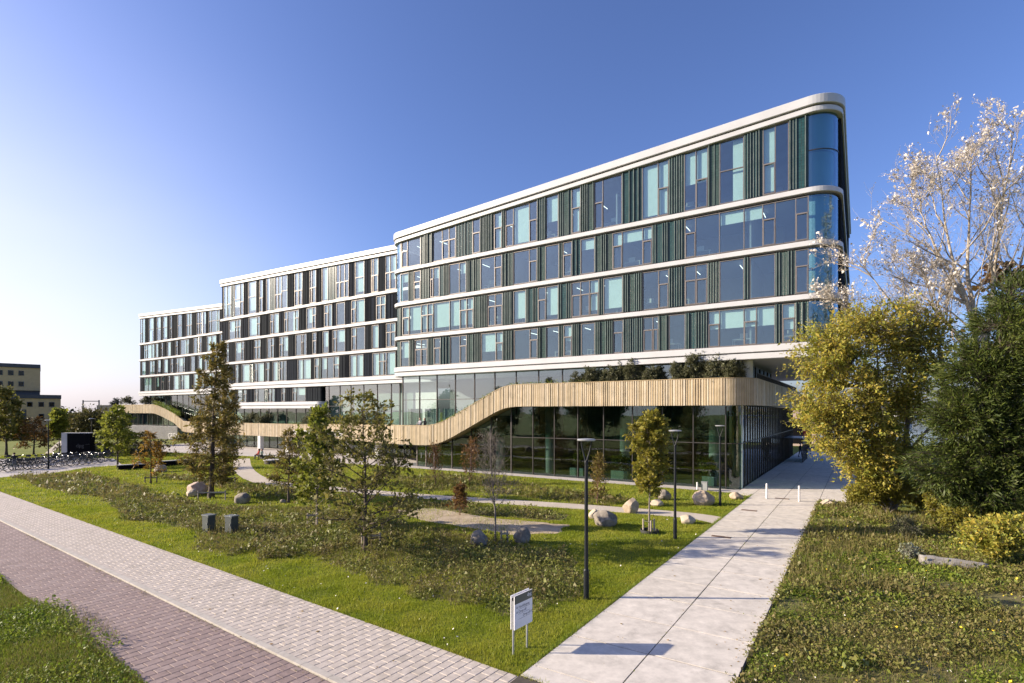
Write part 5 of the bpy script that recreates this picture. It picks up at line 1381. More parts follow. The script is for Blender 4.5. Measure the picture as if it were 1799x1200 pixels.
e = np.array([RP(n_, d_)[:2] for n_, d_ in zip(N3 + 0.03 + rg.normal(0, 0.035, 9000), rg.uniform(6, 45, 9000))]); V, F = blades(patchy(e, 2.0, -0.5, rg, 61), 0.11, 0.016, rg, 0.9); V[:, 2] += 0.012; lawn.add((V, F))
lawn.add(blades(scatter(GARDEN, 130, rg, LEX, 75, 33), 0.075, 0.045, rg))
for (a, c, dn, hh, w) in ((7, 20, 500, 0.115, 0.015), (20, 34, 260, 0.12, 0.024), (34, 75, 45, 0.15, 0.05)):
    P = scatter(GARDEN, dn, rg, LEX, c, a); lawn.add(blades(patchy(P, 2.6, 0.35, rg, 51), hh, w, rg, 0.7))
tag(lawn.obj('grass', GRASS), 'short bright green lawn grass of the garden', 'grass', kind='stuff')
def weeds(P, h, size, rg, asp=0.6, up=0.6):
    M = len(P); z = h * rg.uniform(0, 1, M) ** 1.6
    return leaves(np.concatenate([P, z[:, None]], 1), size, rg, asp, up)
mead = Geo()
for poly in (MEADOW, COVER, FACADE_BED, FAR_BED):
    den = (520, 300, 90)
    for (a, c, dn, sz) in ((7, 22, den[0], 0.075), (22, 34, den[1], 0.10), (34, 75, den[2], 0.17)):
        P = patchy(scatter(poly, dn, rg, EXC, c, a), 1.6, -0.25, rg, 3)
        mead.add(weeds(P, 0.16, sz, rg))
        P = patchy(scatter(poly, dn * 0.5, rg, EXC, c, a), 0.9, 0.25, rg, 4)
        mead.add(weeds(P, 0.34, sz * 1.15, rg))
        P = patchy(scatter(poly, dn * 0.35, rg, EXC, c, a), 2.2, 0.75, rg, 44); mead.add(weeds(P, 0.5, sz * 1.3, rg))
tag(mead.obj('meadow_weeds', WEED), 'low leafy weeds covering the meadow bed', 'weeds', kind='stuff')
dry = Geo()
for poly in (MEADOW, FACADE_BED, FAR_BED):
    for (a, c, dn, hh, w) in ((7, 22, 160, 0.22, 0.010), (22, 34, 90, 0.26, 0.016), (34, 75, 40, 0.34, 0.03)):
        P = patchy(scatter(poly, dn, rg, EXC, c, a), 0.7, -0.1, rg, 6); dry.add(blades(P, hh, w, rg, 0.6))
        P = patchy(scatter(poly, dn * 0.25, rg, EXC, c, a), 0.8, 0.45, rg, 8); dry.add(blades(P, hh * 2.4, w, rg, 0.3))
tag(dry.obj('dry_grass', GRASSD), 'dry straw-coloured grass stalks standing in the meadow', 'grass', kind='stuff')
gm = Geo()
P = patchy(scatter(MEADOW, 500, rg, EXC, 40), 0.5, 0.15, rg, 9); gm.add(blades(P, 0.09, 0.016, rg))
P = scatter(FACADE_BED, 160, rg, EXC, 60); gm.add(blades(P, 0.12, 0.035, rg))
P = patchy(scatter(SAND, 60, rg, (), 60), 1.5, 0.5, rg, 52); gm.add(blades(P, 0.2, 0.02, rg, 0.8))
tag(gm.obj('meadow_grass', GRASS), 'green grass tufts between the meadow weeds', 'grass', kind='stuff')
# right of the walk
RIGHT = [tuple(loc2w(5.3, -37)[:2]), tuple(loc2w(5.3, -2.3)[:2]), tuple(G(1520, 890)[:2]), tuple(G(1600, 905)[:2]), tuple(G(2250, 905)[:2]), tuple(G(2250, 1300)[:2])]
RSAND = wiggle(pxpoly([(1480, 975), (1540, 985), (1610, 990), (1600, 1003), (1520, 998), (1470, 985)]), 0.1, 4, 12)
sheet('right_meadow', wiggle(RIGHT[:4], 0.1, 8, 5, False) + RIGHT[4:], 0.004, SOIL, 'rough weedy meadow right of the walk')
rt = Geo(); rtg = Geo(); rtd = Geo()
for (a, c, dn, sz) in ((7, 16, 1300, 0.06), (16, 24, 800, 0.08), (24, 50, 420, 0.11)):
    P = scatter(RIGHT, dn, rg, (WALKP,), c, a)
    rt.add(weeds(patchy(P, 1.1, -0.25, rg, 13), 0.14, sz, rg)); rt.add(weeds(patchy(P, 1.9, 0.7, rg, 23), 0.28, sz * 1.2, rg))
    P = scatter(RIGHT, dn * 0.9, rg, (WALKP,), c, a); rtg.add(weeds(patchy(P, 1.0, 0.1, rg, 14), 0.13, sz, rg))
    P = scatter(RIGHT, dn * 0.6, rg, (WALKP,), c, a); rtg.add(blades(patchy(P, 1.2, 0.2, rg, 15), 0.07, sz * 0.22, rg, 0.9))
    P = scatter(RIGHT, dn * 0.16, rg, (WALKP,), c, a); rtd.add(blades(patchy(P, 0.8, 0.5, rg, 16), 0.2, sz * 0.2, rg, 1.2))
    P = scatter(RIGHT, dn * 0.12, rg, (WALKP,), c, a); P = P[P[:, 1] > 17]; rtd.add(blades(patchy(P, 0.9, 0.0, rg, 17), 0.5, sz * 0.2, rg, 0.5))
e = np.array([loc2w(x_, y_)[:2] for x_, y_ in zip(5.24 + rg.normal(0, 0.07, 5200), rg.uniform(-33, -2.5, 5200))]); V, F = weeds(patchy(e, 1.7, -0.3, rg, 41), 0.16, 0.07, rg); V[:, 2] += 0.03; rt.add((V, F))
e = np.array([loc2w(x_, y_)[:2] for x_, y_ in zip(1.14 + rg.normal(0, 0.05, 6000), rg.uniform(-32, -2.0, 6000))]); V, F = blades(e, 0.12, 0.014, rg, 0.8); V[:, 2] += 0.02; rtg.add((V, F))
WEEDR = leafmat('dry_weed_leaf', ((0.095, 0.125, 0.018), (0.16, 0.19, 0.03), (0.22, 0.225, 0.05), (0.21, 0.165, 0.065), (0.13, 0.15, 0.028), (0.27, 0.25, 0.10)), trans=0.35, mix_noise=0.55)
tag(rt.obj('meadow_weeds', WEEDR), 'olive weeds covering the meadow right of the walk', 'weeds', kind='stuff')
tag(rtg.obj('clover', WEEDG), 'green clover patches in the meadow right of the walk', 'clover', kind='stuff')
tag(rtd.obj('dry_grass', GRASSD), 'dry tall grass stalks right of the walk', 'grass', kind='stuff')
YF = mat('yellow_petal', (0.75, 0.52, 0.02), 0.6, c2=(0.8, 0.6, 0.05), scale=20)
fl = Geo(); P = scatter(RIGHT, 1.6, rg, (WALKP,), 30); fl.add(leaves(np.concatenate([P, rg.uniform(0.1, 0.2, (len(P), 1))], 1), 0.045, rg, 1.0, 1.5))
tag(fl.obj('wildflowers', YF), 'tiny yellow wildflowers in the right meadow', 'flowers', kind='stuff')
WF = mat('white_petal', (0.75, 0.73, 0.68), 0.6, c2=(0.65, 0.6, 0.5), scale=20)
fl = Geo(); P = scatter(RIGHT, 2.2, rg, (WALKP,), 30); fl.add(leaves(np.concatenate([P, rg.uniform(0.06, 0.15, (len(P), 1))], 1), 0.045, rg, 0.8, 1.5))
P = scatter(GARDEN, 0.8, rg, EXC, 30); fl.add(leaves(np.concatenate([P, rg.uniform(0.04, 0.08, (len(P), 1))], 1), 0.05, rg, 0.8, 1.5))
tag(fl.obj('fallen_leaves', WF), 'pale fallen leaves scattered over lawn and meadow', 'leaves', kind='stuff')
jl = []
for y_ in np.arange(-35.55, -2, 1.95):
    n_ = rg.integers(2, 14); jl += [loc2w(x_, y_ + rg.normal(0, .012))[:2] for x_ in (rg.uniform(1.25, 5.15, n_) if rg.random() < .5 else rg.choice((1.3, 3.2, 5.1)) + rg.normal(0, .18, n_))]
jl += [loc2w(3.2 + rg.normal(0, .012), y_)[:2] for y_ in rg.uniform(-33, -3, 260)]
jm = Geo(); V, F = weeds(np.array(jl), 0.012, 0.03, rg); V[:, 2] += 0.07; jm.add((V, F))
tag(jm.obj('joint_moss', WEEDG), 'tiny weeds growing in the slab joints of the walk', 'weeds', kind='stuff')
dl = Geo(); P = np.array([loc2w(x_, y_)[:2] for x_, y_ in zip(np.concatenate([rg.uniform(1.3, 5.1, 110), 5.1 - np.abs(rg.normal(0, .25, 160))]), np.concatenate([rg.uniform(-33, 0, 110), rg.uniform(-33, -2, 160)]))])
V, F = leaves(np.concatenate([P, np.full((len(P), 1), 0.088)], 1), 0.055, rg, 0.7, 3.0); V[:, 2] = np.clip(V[:, 2], 0.083, 0.10); dl.add((V, F))
P = np.array([RP(n_, d_)[:2] for n_, d_ in zip(rg.uniform(4.7, 9.4, 160), rg.uniform(6, 30, 160))]); V, F = leaves(np.concatenate([P, np.full((len(P), 1), 0.062)], 1), 0.055, rg, 0.7, 3.0); V[:, 2] = np.clip(V[:, 2], 0.058, 0.075); dl.add((V, F))
tag(dl.obj('fallen_leaves', L_ORA), 'few brown fallen leaves lying on walk and pavement', 'leaves', kind='stuff')
# near verge, left of the road
VERGE = wiggle([tuple(RP(n, d)[:2]) for n, d in [(4.55, 4), (4.6, 9), (4.62, 13), (4.75, 16), (4.9, 18.5), (4.85, 20), (4.6, 22), (4.66, 28), (4.6, 60)]], 0.05, 5, 7, False) + [tuple(RP(-6, 60)[:2]), tuple(RP(-6, 4)[:2])]
vg = Geo()
P = scatter(VERGE, 1500, rg, (), 22); vg.add(blades(P, 0.08, 0.014, rg, 0.6))
P = patchy(scatter(VERGE, 1500, rg, (), 22), 1.2, 0.0, rg, 19); vg.add(weeds(P, 0.14, 0.05, rg))
P = scatter(VERGE, 300, rg, (), 60, 22); vg.add(blades(P, 0.10, 0.03, rg))
e = np.array([RP(n, d)[:2] for n, d in zip(rg.uniform(4.2, 5.05, 1500), rg.uniform(15.5, 21, 1500))]); vg.add(weeds(e, 0.3, 0.06, rg)); 
tag(vg.obj('verge_grass', WEEDG), 'lush green grass and clover on the near road verge', 'grass', kind='stuff')
vd = Geo(); P = patchy(scatter(VERGE, 900, rg, (), 22), 0.8, 0.2, rg, 20); vd.add(blades(P, 0.10, 0.014, rg, 0.9))
e = np.array([RP(n, d)[:2] for n, d in zip(rg.uniform(4.4, 5.25, 420), rg.uniform(15.8, 20, 420))]); vd.add(blades(e, 0.32, 0.010, rg, 0.8))
# moss and grit that gathers along the kerb
e = np.array([RP(n, d)[:2] for n, d in zip(6.95 - np.abs(rg.normal(0, 0.09, 3200)), rg.uniform(8, 34, 3200))]); e = patchy(e, 1.6, -0.1, rg, 31)
V, F = weeds(e, 0.02, 0.035, rg); V[:, 2] += 0.025; vd.add((V[F].reshape(-1, 4, 3)[:, :3].reshape(-1, 3), np.arange(len(F) * 3).reshape(-1, 3)))
tag(vd.obj('verge_dry_grass', GRASSD), 'dry grass and moss along verge and kerb', 'grass', kind='stuff')
# growth hanging over the ribbon edge on the ramps, and low growth on the terrace
rb = Geo(); C = []; 
for i in range(len(gp)):
    x = gp[i].x
    if -21.5 > x > -28.5 or -108 > x > -121:
        for _ in range(26 if x > -60 else 40):
            q = gp[i] - gn[i] * rg.uniform(-0.12, 0.9); p = loc2w(q.x, q.y, zb_at(x) + zh_at(x) + rg.uniform(-0.05, 0.18 if x > -60 else 0.9)); C.append(p)
    elif -20 < x < -12 or -62 < x < -46:
        for _ in range(10):
            q = gp[i] - gn[i] * rg.uniform(0.3, 0.9); p = loc2w(q.x, q.y, zb_at(x) + zh_at(x) + rg.uniform(-0.1, 0.28)); C.append(p)
rb.add(leaves(np.array(C), 0.16, rg, 0.3, 0.2))
tag(rb.obj('roof_plants', WEEDG), 'green sedum trailing over the gold ribbon on its slopes', 'plants', kind='stuff')

# ---- far background
FARL = leafmat('far_leaf', ((0.050, 0.055, 0.022), (0.080, 0.075, 0.030), (0.11, 0.09, 0.04), (0.065, 0.07, 0.028)), trans=0.2)
def treeline(name, label, a, b, h, thick, n, ls, seed):
    r = np.random.default_rng(seed); t = r.uniform(0, 1, n)
    A = np.array(a); B = np.array(b); base = A + (B - A) * t[:, None]
    L = np.linalg.norm(B - A)
    ht = h * (0.62 + 0.2 * np.sin(t * L / 7.3 + seed) + 0.16 * np.sin(t * L / 2.9 + 1.3 * seed) + 0.1 * np.sin(t * L / 17.0))
    z = ht * r.uniform(0.02, 1, n) ** 0.8
    nrm = np.array([-(B - A)[1], (B - A)[0]]) / L
    off = r.normal(0, thick, n)[:, None] * nrm
    C = np.concatenate([base + off, z[:, None]], 1)
    gq = Geo(); gq.add(leaves(C, ls, r, 0.8, 0.2))
    tag(gq.obj(name, FARL), label, 'trees', kind='stuff')
treeline('far_trees', 'hazy far tree line beyond the yellow brick building', (-420, 330), (-110, 300), 9, 3.0, 16000, 1.1, 1)
treeline('park_trees', 'row of rounded trees right of the yellow brick building', (-131, 138), (-96, 132), 7.5, 2.0, 9000, 0.55, 7)
treeline('near_hedge', 'dark hedge behind the lawn on the far left', (-105, 106), (-72, 118), 2.6, 0.9, 6000, 0.34, 2)
treeline('far_shore_trees', 'far shore trees across the lake', (120, 430), (900, 460), 12, 4.0, 16000, 1.3, 3)
treeline('low_shrubs', 'tangled shrubs before the far hall glass', (-66, 80), (-47, 71), 1.9, 1.3, 5200, 0.26, 5)
# ------------------------------------------------------------------ boulders
from mathutils import noise as mnoise
ROCKS = {'tan': mat('rock_tan', (0.33, 0.25, 0.17), 0.9, c2=(0.46, 0.38, 0.29), scale=3.5, bump=0.6, bscale=9),
         'pale': mat('rock_pale', (0.40, 0.33, 0.24), 0.9, c2=(0.54, 0.46, 0.36), scale=3.0, bump=0.5, bscale=9),
         'grey': mat('rock_grey', (0.12, 0.105, 0.085), 0.9, c2=(0.34, 0.295, 0.235), scale=3.0, bump=0.7, bscale=8),
         'pink': mat('rock_pink', (0.34, 0.24, 0.19), 0.9, c2=(0.45, 0.36, 0.30), scale=4.0, bump=0.5, bscale=9)}
def boulder(px, py, wpx, hpx, tone, seed, label, cuts=3, deep=0.8):
    g = G(px, py); s = g.y / FPX; w, h = wpx * s / 2, hpx * s
    bm = bmesh.new(); bmesh.ops.create_icosphere(bm, subdivisions=4, radius=1.0)
    rg = random.Random(seed); planes = []
    for _ in range(cuts + 4):
        n = Vector((rg.uniform(-1, 1), rg.uniform(-1, 0.4), rg.uniform(-0.2, 1))).normalized(); planes.append((n, rg.uniform(0.70, 0.92)))
    off = Vector((seed * 3.1, seed * 1.7, 0))
    for v in bm.verts:
        d = v.co.normalized(); r = 1.0 + 0.16 * mnoise.noise(d * 1.3 + off) + 0.05 * mnoise.noise(d * 4 + off) + 0.02 * mnoise.noise(d * 11 + off)
        for n, c in planes:
            t = d.dot(n)
            if t > 1e-3: r = min(r, c / t + 0.02 * mnoise.noise(d * 9 + off))
        v.co = d * r
    zs = [v.co.z for v in bm.verts]; xs = [v.co.x for v in bm.verts]
    kx = 2 * w / (max(xs) - min(xs)); z0, z1 = min(zs), max(zs)
    for v in bm.verts:
        v.co = Vector((v.co.x * kx, v.co.y * kx * deep, (v.co.z - z0) / (z1 - z0) * h * 1.18 - h * 0.18))
    me = bpy.data.meshes.new('boulder'); bm.to_mesh(me); bm.free()
    me.materials.append(ROCKS[tone]); me.polygons.foreach_set('use_smooth', [True] * len(me.polygons))
    try: me.set_sharp_from_angle(angle=math.radians(28))
    except Exception: pass
    o = link('boulder', me, None, (g.x, g.y, 0)); tag(o, label, 'boulder', 'boulders in the garden')
for a in ((1108, 901, 29, 27, 'tan', 1, 'upright rounded tan boulder left of the young staked tree'),
          (1155, 889, 23, 12, 'pale', 2, 'low pale boulder right of the young staked tree'),
          (1167, 878, 25, 18, 'grey', 3, 'darker boulder close to the glass behind the low pale one'),
          (1236, 887, 40, 26, 'tan', 4, 'large faceted tan boulder beside the short white bollard'),
          (1294, 877, 23, 13, 'tan', 5, 'orange-tan boulder at the corner of lawn and walk'),
          (1045, 911, 23, 17, 'pale', 6, 'pale boulder half hidden behind the broken one'),
          (1063, 924, 43, 28, 'grey', 7, 'broken brown-grey boulder with flat split face by the lamp post'),
          (1207, 920, 27, 16, 'pale', 8, 'smooth egg-like boulder at the gravel path end'),
          (1457, 889, 28, 12, 'pale', 9, 'flat pale boulder right of the concrete walk'),
          (843, 960, 31, 29, 'grey', 10, 'dark speckled boulder left of the leafless tree'),
          (917, 954, 31, 30, 'grey', 11, 'squarish grey boulder right of the leafless tree'),
          (425, 884, 26, 18, 'grey', 12, 'grey wedge boulder right of the tall cypress'),
          (347, 868, 36, 22, 'pink', 13, 'big leaning brown boulder left of the tall cypress'),
          (337, 872, 22, 13, 'pale', 14, 'pale boulder in front of the big leaning one'),
          (283, 829, 22, 15, 'tan', 15, 'tan boulder behind the small orange tree'),
          (244, 819, 10, 9, 'pale', 16, 'small pale boulder beside the low black wall'),
          (497, 884, 12, 7, 'grey', 17, 'small bluish stone at the foot of the small bronze conifer')):
    boulder(*a)

# ------------------------------------------------------------------ lamp posts
LAMPM = mat('lamp_paint', (0.012, 0.015, 0.018), 0.5, 0.0, c2=(0.018, 0.021, 0.024), scale=3, spec=0.2)
LAMPW = mat('lamp_grey', (0.42, 0.43, 0.44), 0.4, 0.4, c2=(0.36, 0.37, 0.38), scale=3)
def lamp(px, py, label, h=4.95, m=None):
    g = G(px, py); o = empty('lamp_post', g, -0.6); tag(o, label, 'lamp', 'forked garden lamp posts'); m = m or LAMPM
    MB().lathe([(0.085, 0), (0.085, 0.9), (0.062, 0.95), (0.052, h - 0.75)], k=12).build('pole', m, o, smooth=False)
    MB().lathe([(0.055, h - 0.78), (0.06, h - 0.72), (0.05, h - 0.66)], k=12).build('collar', m, o)
    for s in (-1, 1):
        pts = [(s * 0.02, 0, h - 0.7)] + [(s * (0.02 + 0.15 * math.sin(t * 1.45)), 0, h - 0.66 + 0.60 * t) for t in (0.15, 0.35, 0.6, 0.8, 1.0)]
        MB().tube(pts, [0.035, 0.03, 0.026, 0.024, 0.022, 0.022], 8).build('arm', m, o)
    MB().lathe([(0.10, h - 0.055), (0.27, h - 0.05), (0.285, h - 0.02), (0.26, h + 0.005), (0.05, h + 0.02)], k=24).build('lamp_head', LAMPW, o)
lamp(1030, 1053, 'tallest-looking forked lamp post, nearest on the lawn'); lamp(1186, 947, 'forked lamp post between the staked tree and the walk'); lamp(1265, 889, 'forked lamp post before the rounded glass corner')
lamp(85, 824, 'forked lamp post among the bicycles at the left'); lamp(161, 806, 'forked lamp post right of the black monolith sign')
g = AT(90, 135); o = empty('street_lamp', g); tag(o, 'slender white street lamp before the yellow brick building', 'lamp')
WHT = mat('white_paint', (0.78, 0.77, 0.75), 0.5, c2=(0.72, 0.71, 0.69), scale=4)
MB().lathe([(0.10, 0), (0.07, 6.5)], k=8).build('pole', WHT, o); MB().box(-0.15, 0.55, -0.12, 0.12, 6.5, 6.65).build('lamp_head', WHT, o)

# ------------------------------------------------------------------ bollards
for (px, py, h, lb) in ((1347, 878, 1.0, 'white bollard on the walk nearer the glass'), (1404, 883, 1.0, 'white bollard on the walk nearer the meadow'), (1225, 862, 0.55, 'short white bollard beside the faceted boulder')):
    g = G(px, py); o = empty('bollard', (g.x, g.y, 0.07)); tag(o, lb, 'bollard', 'white bollards')
    MB().lathe([(0.058, 0), (0.058, h - 0.02), (0.045, h)], k=14).build('post', WHT, o); MB().lathe([(0.095, 0), (0.095, 0.015)], k=14).build('base_plate', LAMPW, o)
g = G(1238, 862); o = empty('utility_pillar', g, BROT); tag(o, 'square grey utility pillar behind the faceted boulder', 'pillar')
MB().box(-0.2, 0.2, -0.15, 0.15, 0, 0.62).build('body', LAMPW, o); MB().box(-0.22, 0.22, -0.17, 0.17, 0.62, 0.66).build('cap', LAMPW, o)

# ------------------------------------------------------------------ cabinets
CABM = mat('cabinet_green_grey', (0.045, 0.058, 0.056), 0.6, c2=(0.062, 0.075, 0.072), scale=2, bump=0.05)
CABT = mat('cabinet_top', (0.14, 0.155, 0.155), 0.6, c2=(0.11, 0.125, 0.125), scale=3)
for (px, py, lb, rz) in ((367, 935, 'dark green utility cabinet in the meadow, left of a pair', -0.5), (407, 937, 'dark utility cabinet half hidden by weeds, right of a pair', -0.45)):
    g = G(px, py); o = empty('utility_cabinet', g, rz); tag(o, lb, 'cabinet', 'utility cabinets')
    MB().box(-0.24, 0.24, -0.18, 0.18, 0, 0.80).build('body', CABM, o)
    MB().box(-0.27, 0.27, -0.21, 0.21, 0.80, 0.86).build('lid', CABT, o)
    MB().box(-0.21, 0.21, -0.195, -0.178, 0.06, 0.75).build('door', CABM, o); MB().box(0.13, 0.16, -0.215, -0.195, 0.4, 0.5).build('handle', LAMPW, o)

# ------------------------------------------------------------------ tree guards
GWOOD = mat('guard_wood', (0.30, 0.25, 0.19), 0.85, c2=(0.42, 0.36, 0.28), scale=5, stretch=(1, 1, .15))
GDARK = mat('guard_dark_wood', (0.10, 0.085, 0.07), 0.85, c2=(0.16, 0.135, 0.11), scale=5, stretch=(1, 1, .15))
def guard(px, py, label, w=0.9, h=0.62, n=2, rz=0.2, m=None, dy=0.0):
    g = G(px, py); o = empty('tree_guard', (g.x, g.y + dy, 0), rz); tag(o, label, 'tree guard', 'wooden tree guards'); m = m or GWOOD
    xs = [-w / 2 + w * i / (n - 1) for i in range(n)]
    for x in xs: MB().lathe([(0.045, -0.1), (0.045, h), (0.035, h + 0.01)], (x, 0, 0), 8).build('post', m, o)
    MB().box(-w / 2 - 0.04, w / 2 + 0.04, -0.065, -0.045, h - 0.14, h - 0.05).build('rail', m, o)
guard(372, 879, 'pale wooden guard rail before the tall cypress trunk', 1.7, 0.62, 2, 0.1)
guard(401, 855, 'wooden guard rail at the second cypress', 0.95, 0.75, 2, 0.3); guard(265, 848, 'dark low guard rail at the small orange tree', 0.95, 0.5, 2, 0.0, GDARK)
guard(652, 962, 'wooden guard posts at the large layered tree', 0.75, 0.62, 2, 0.1); guard(886, 955, 'short wooden guard posts at the leafless tree', 0.28, 0.55, 2, 0.3); guard(549, 926, 'wooden guard posts at the bright green young tree', 0.45, 0.7, 2, 0.2)
g = G(1141, 936); o = empty('tree_guard', g, 0.2); tag(o, 'round wooden stakes with black watering ring at the staked tree', 'tree guard', 'wooden tree guards')
for a in (0.3, 2.4, 4.5): MB().lathe([(0.045, 0), (0.045, 0.62), (0.035, 0.64)], (0.3 * math.cos(a), 0.3 * math.sin(a), 0), 8).build('stake', GWOOD, o)
RUB = mat('black_rubber', (0.022, 0.022, 0.022), 0.6, c2=(0.032, 0.032, 0.03), scale=5)
m = MB(); ring = [(0.42 * math.cos(i * math.pi / 12), 0.42 * math.sin(i * math.pi / 12), math.cos(i * math.pi / 12), math.sin(i * math.pi / 12)) for i in range(25)]
m.sweep(ring, [(0, 0), (0.02, 0), (0.02, 0.16), (0, 0.16)]).build('watering_ring', RUB, o)
MB().tube([(0.3 * math.cos(a), 0.3 * math.sin(a), 0.55) for a in (0.3, 2.4, 4.5)], 0.014, 6).build('tie_strap', RUB, o)

# ------------------------------------------------------------------ sign on two posts
g0, g1 = G(905, 1153), G(929, 1139)
rz = math.atan2(g1.y - g0.y, g1.x - g0.x); L = (g1 - g0).length
o = empty('direction_sign', g0, rz); tag(o, 'double-faced white direction sign on two thin posts by the pavement', 'sign')
SGNW = mat('sign_white', (0.80, 0.79, 0.80), 0.4, c2=(0.76, 0.75, 0.76), scale=3)
SGND = mat('sign_dark_green', (0.055, 0.075, 0.065), 0.4, c2=(0.065, 0.085, 0.075), scale=3)
SGNT = mat('sign_text', (0.12, 0.12, 0.14), 0.6, c2=(0.10, 0.10, 0.12), scale=5)
for x in (0.0, L): MB().lathe([(0.025, -0.1), (0.025, 1.3)], (x, 0.055, 0), 10).build('post', LAMPW, o)
W0, W1, ZL, ZH = -0.03, L + 0.14, 0.62, 1.42
for (y0, y1) in ((-0.005, 0.015), (0.095, 0.115)): MB().box(W0, W1, y0, y1, ZL, ZH).build('board', SGNW, o)
MB().box(W0 + 0.02, W1 - 0.02, 0.02, 0.09, ZL + 0.05, ZH - 0.06).build('inner_frame', RUB, o)
MB().box(W0 + 0.003, W1 - 0.003, -0.009, -0.005, ZH - 0.2, ZH - 0.003).build('header', SGND, o)
rx = (math.radians(90), 0, 0)
text_obj('lettering', 'dpg', 0.12, SGNW, o, (W1 - 0.22, -0.0105, ZH - 0.12), rx, 0.001)
for (x, z, s, t) in ((0.13, 1.10, 0.085, 'Hoofdingang'), (0.13, 0.985, 0.085, 'Drop-off'), (0.30, 0.87, 0.08, 'Drop-off P2')):
    text_obj('lettering', t, s, SGNT, o, (x, -0.0065, z), rx, 0.001)
for z in (1.11, 0.995): MB().add([(0.04, -0.0075, z), (0.09, -0.0075, z), (0.065, -0.0075, z + 0.06)], [(0, 1, 2)]).build('arrow', SGNT, o)
for z in (1.075, 0.96, 0.84): MB().box(0.12, W1 - 0.1, -0.0085, -0.006, z - 0.004, z).build('rule_line', SGNT, o)

# ------------------------------------------------------------------ log, monolith, low walls
LOGM = mat('weathered_log', (0.19, 0.175, 0.155), 0.9, c2=(0.31, 0.29, 0.265), scale=3, bump=0.8, bscale=14, stretch=(0.25, 2, 2))
a, c = G(1616, 992), G(1735, 1004); ln = (c - a).length
m = MB(); rgq = random.Random(4); N = 14
m.tube([(ln * i / N, rgq.uniform(-.015, .015), 0.17 + rgq.uniform(-.012, .012)) for i in range(N + 1)], [0.23 - 0.10 * i / N + rgq.uniform(-.012, .012) for i in range(N + 1)], 16)
o = m.build('fallen_log', LOGM, None, loc=a, smooth=True); o.rotation_euler = (0, 0, math.atan2(c.y - a.y, c.x - a.x)); tag(o, 'weathered grey log lying in the right meadow', 'log')
BLK = mat('black_gloss', (0.010, 0.010, 0.012), 0.6, c2=(0.008, 0.008, 0.009), scale=2, spec=0.0)
g = G(118, 809); w = 37 * g.y / FPX
o = empty('monolith_sign', g, 0.12); tag(o, 'big black monolith sign with grey edge behind the bicycles', 'sign')
MB().box(0, w, 0, 0.9, 0, 3.2).build('body', BLK, o); MB().box(-0.62, -0.004, -0.02, 0.95, 0, 3.28).build('side_slab', CONC, o); MB().box(-0.0, w + 0.02, -0.02, 0.92, 3.204, 3.27).build('cap', CONC, o)
DIM = mat('dim_logo', (0.05, 0.05, 0.052), 0.7, c2=(0.04, 0.04, 0.042), scale=5)
text_obj('lettering', 'dpg', 0.62, DIM, o, (0.95, -0.012, 1.55), rx, 0.004); text_obj('lettering', 'media', 0.2, DIM, o, (1.95, -0.012, 1.85), rx, 0.004)
for (p, q, h, lb) in (((275, 812), (345, 807), 0.5, 'long low black bench wall behind the orange tree'), ((208, 818), (262, 815), 0.45, 'low dark bench wall beside the green tree')):
    a, c = G(p[0], p[1] + 8), G(q[0], q[1] + 8); ln = (c - a).length
    o = empty('bench_wall', a, math.atan2(c.y - a.y, c.x - a.x)); tag(o, lb, 'bench')
    MB().box(0, ln, -0.05, 0.45, 0, h).build('base', BLK, o); MB().box(-0.03, ln + 0.03, -0.08, 0.48, h, h + 0.06).build('seat', CONC, o)
for (px, py, r, lb) in ((470, 806, 0.95, 'round stone bench with people sitting on it'), (478, 815, 0.9, 'lower round stone bench nearer the gravel path')):
    g = G(px, py); o = empty('round_bench', (g.x, g.y, 0.012)); tag(o, lb, 'bench', 'round stone benches')
    MB().lathe([(r * 0.86, 0), (r * 0.9, 0.38)], k=28).build('base', CORE, o); MB().lathe([(r, 0.38), (r, 0.46), (r * 0.97, 0.48)], k=28).build('seat', CONC, o)

# white letters and screen before the far hall
SCR = mat('screen_mesh', (0.48, 0.47, 0.46), 0.6, c2=(0.42, 0.41, 0.40), scale=1)
o = empty('letter_screen', loc2w(-146, 11.9), BROT); tag(o, 'grey upright-bar screen with white GREAT lettering before the far hall', 'screen')
m = MB()
for i in range(210): m.box(i * 0.18, i * 0.18 + 0.05, 0, 0.04, 0.1, 2.75)
m.box(0, 37.8, 0.04, 0.08, 2.7, 2.78); m.box(0, 37.8, 0.04, 0.08, 0.1, 0.18)
m.build('bar_field', SCR, o)
xg = ux(296, 11.9) + 146
LETM = mat('letter_grey', (0.55, 0.54, 0.52), 0.6, c2=(0.50, 0.49, 0.47), scale=2)
text_obj('lettering', 'GREAT', 1.55, LETM, o, (xg, -0.05, 0.3), rx, 0.03)
text_obj('lettering', 'A', 1.55, LETM, o, (ux(245, 11.9) + 146, -0.05, 0.3), rx, 0.03)

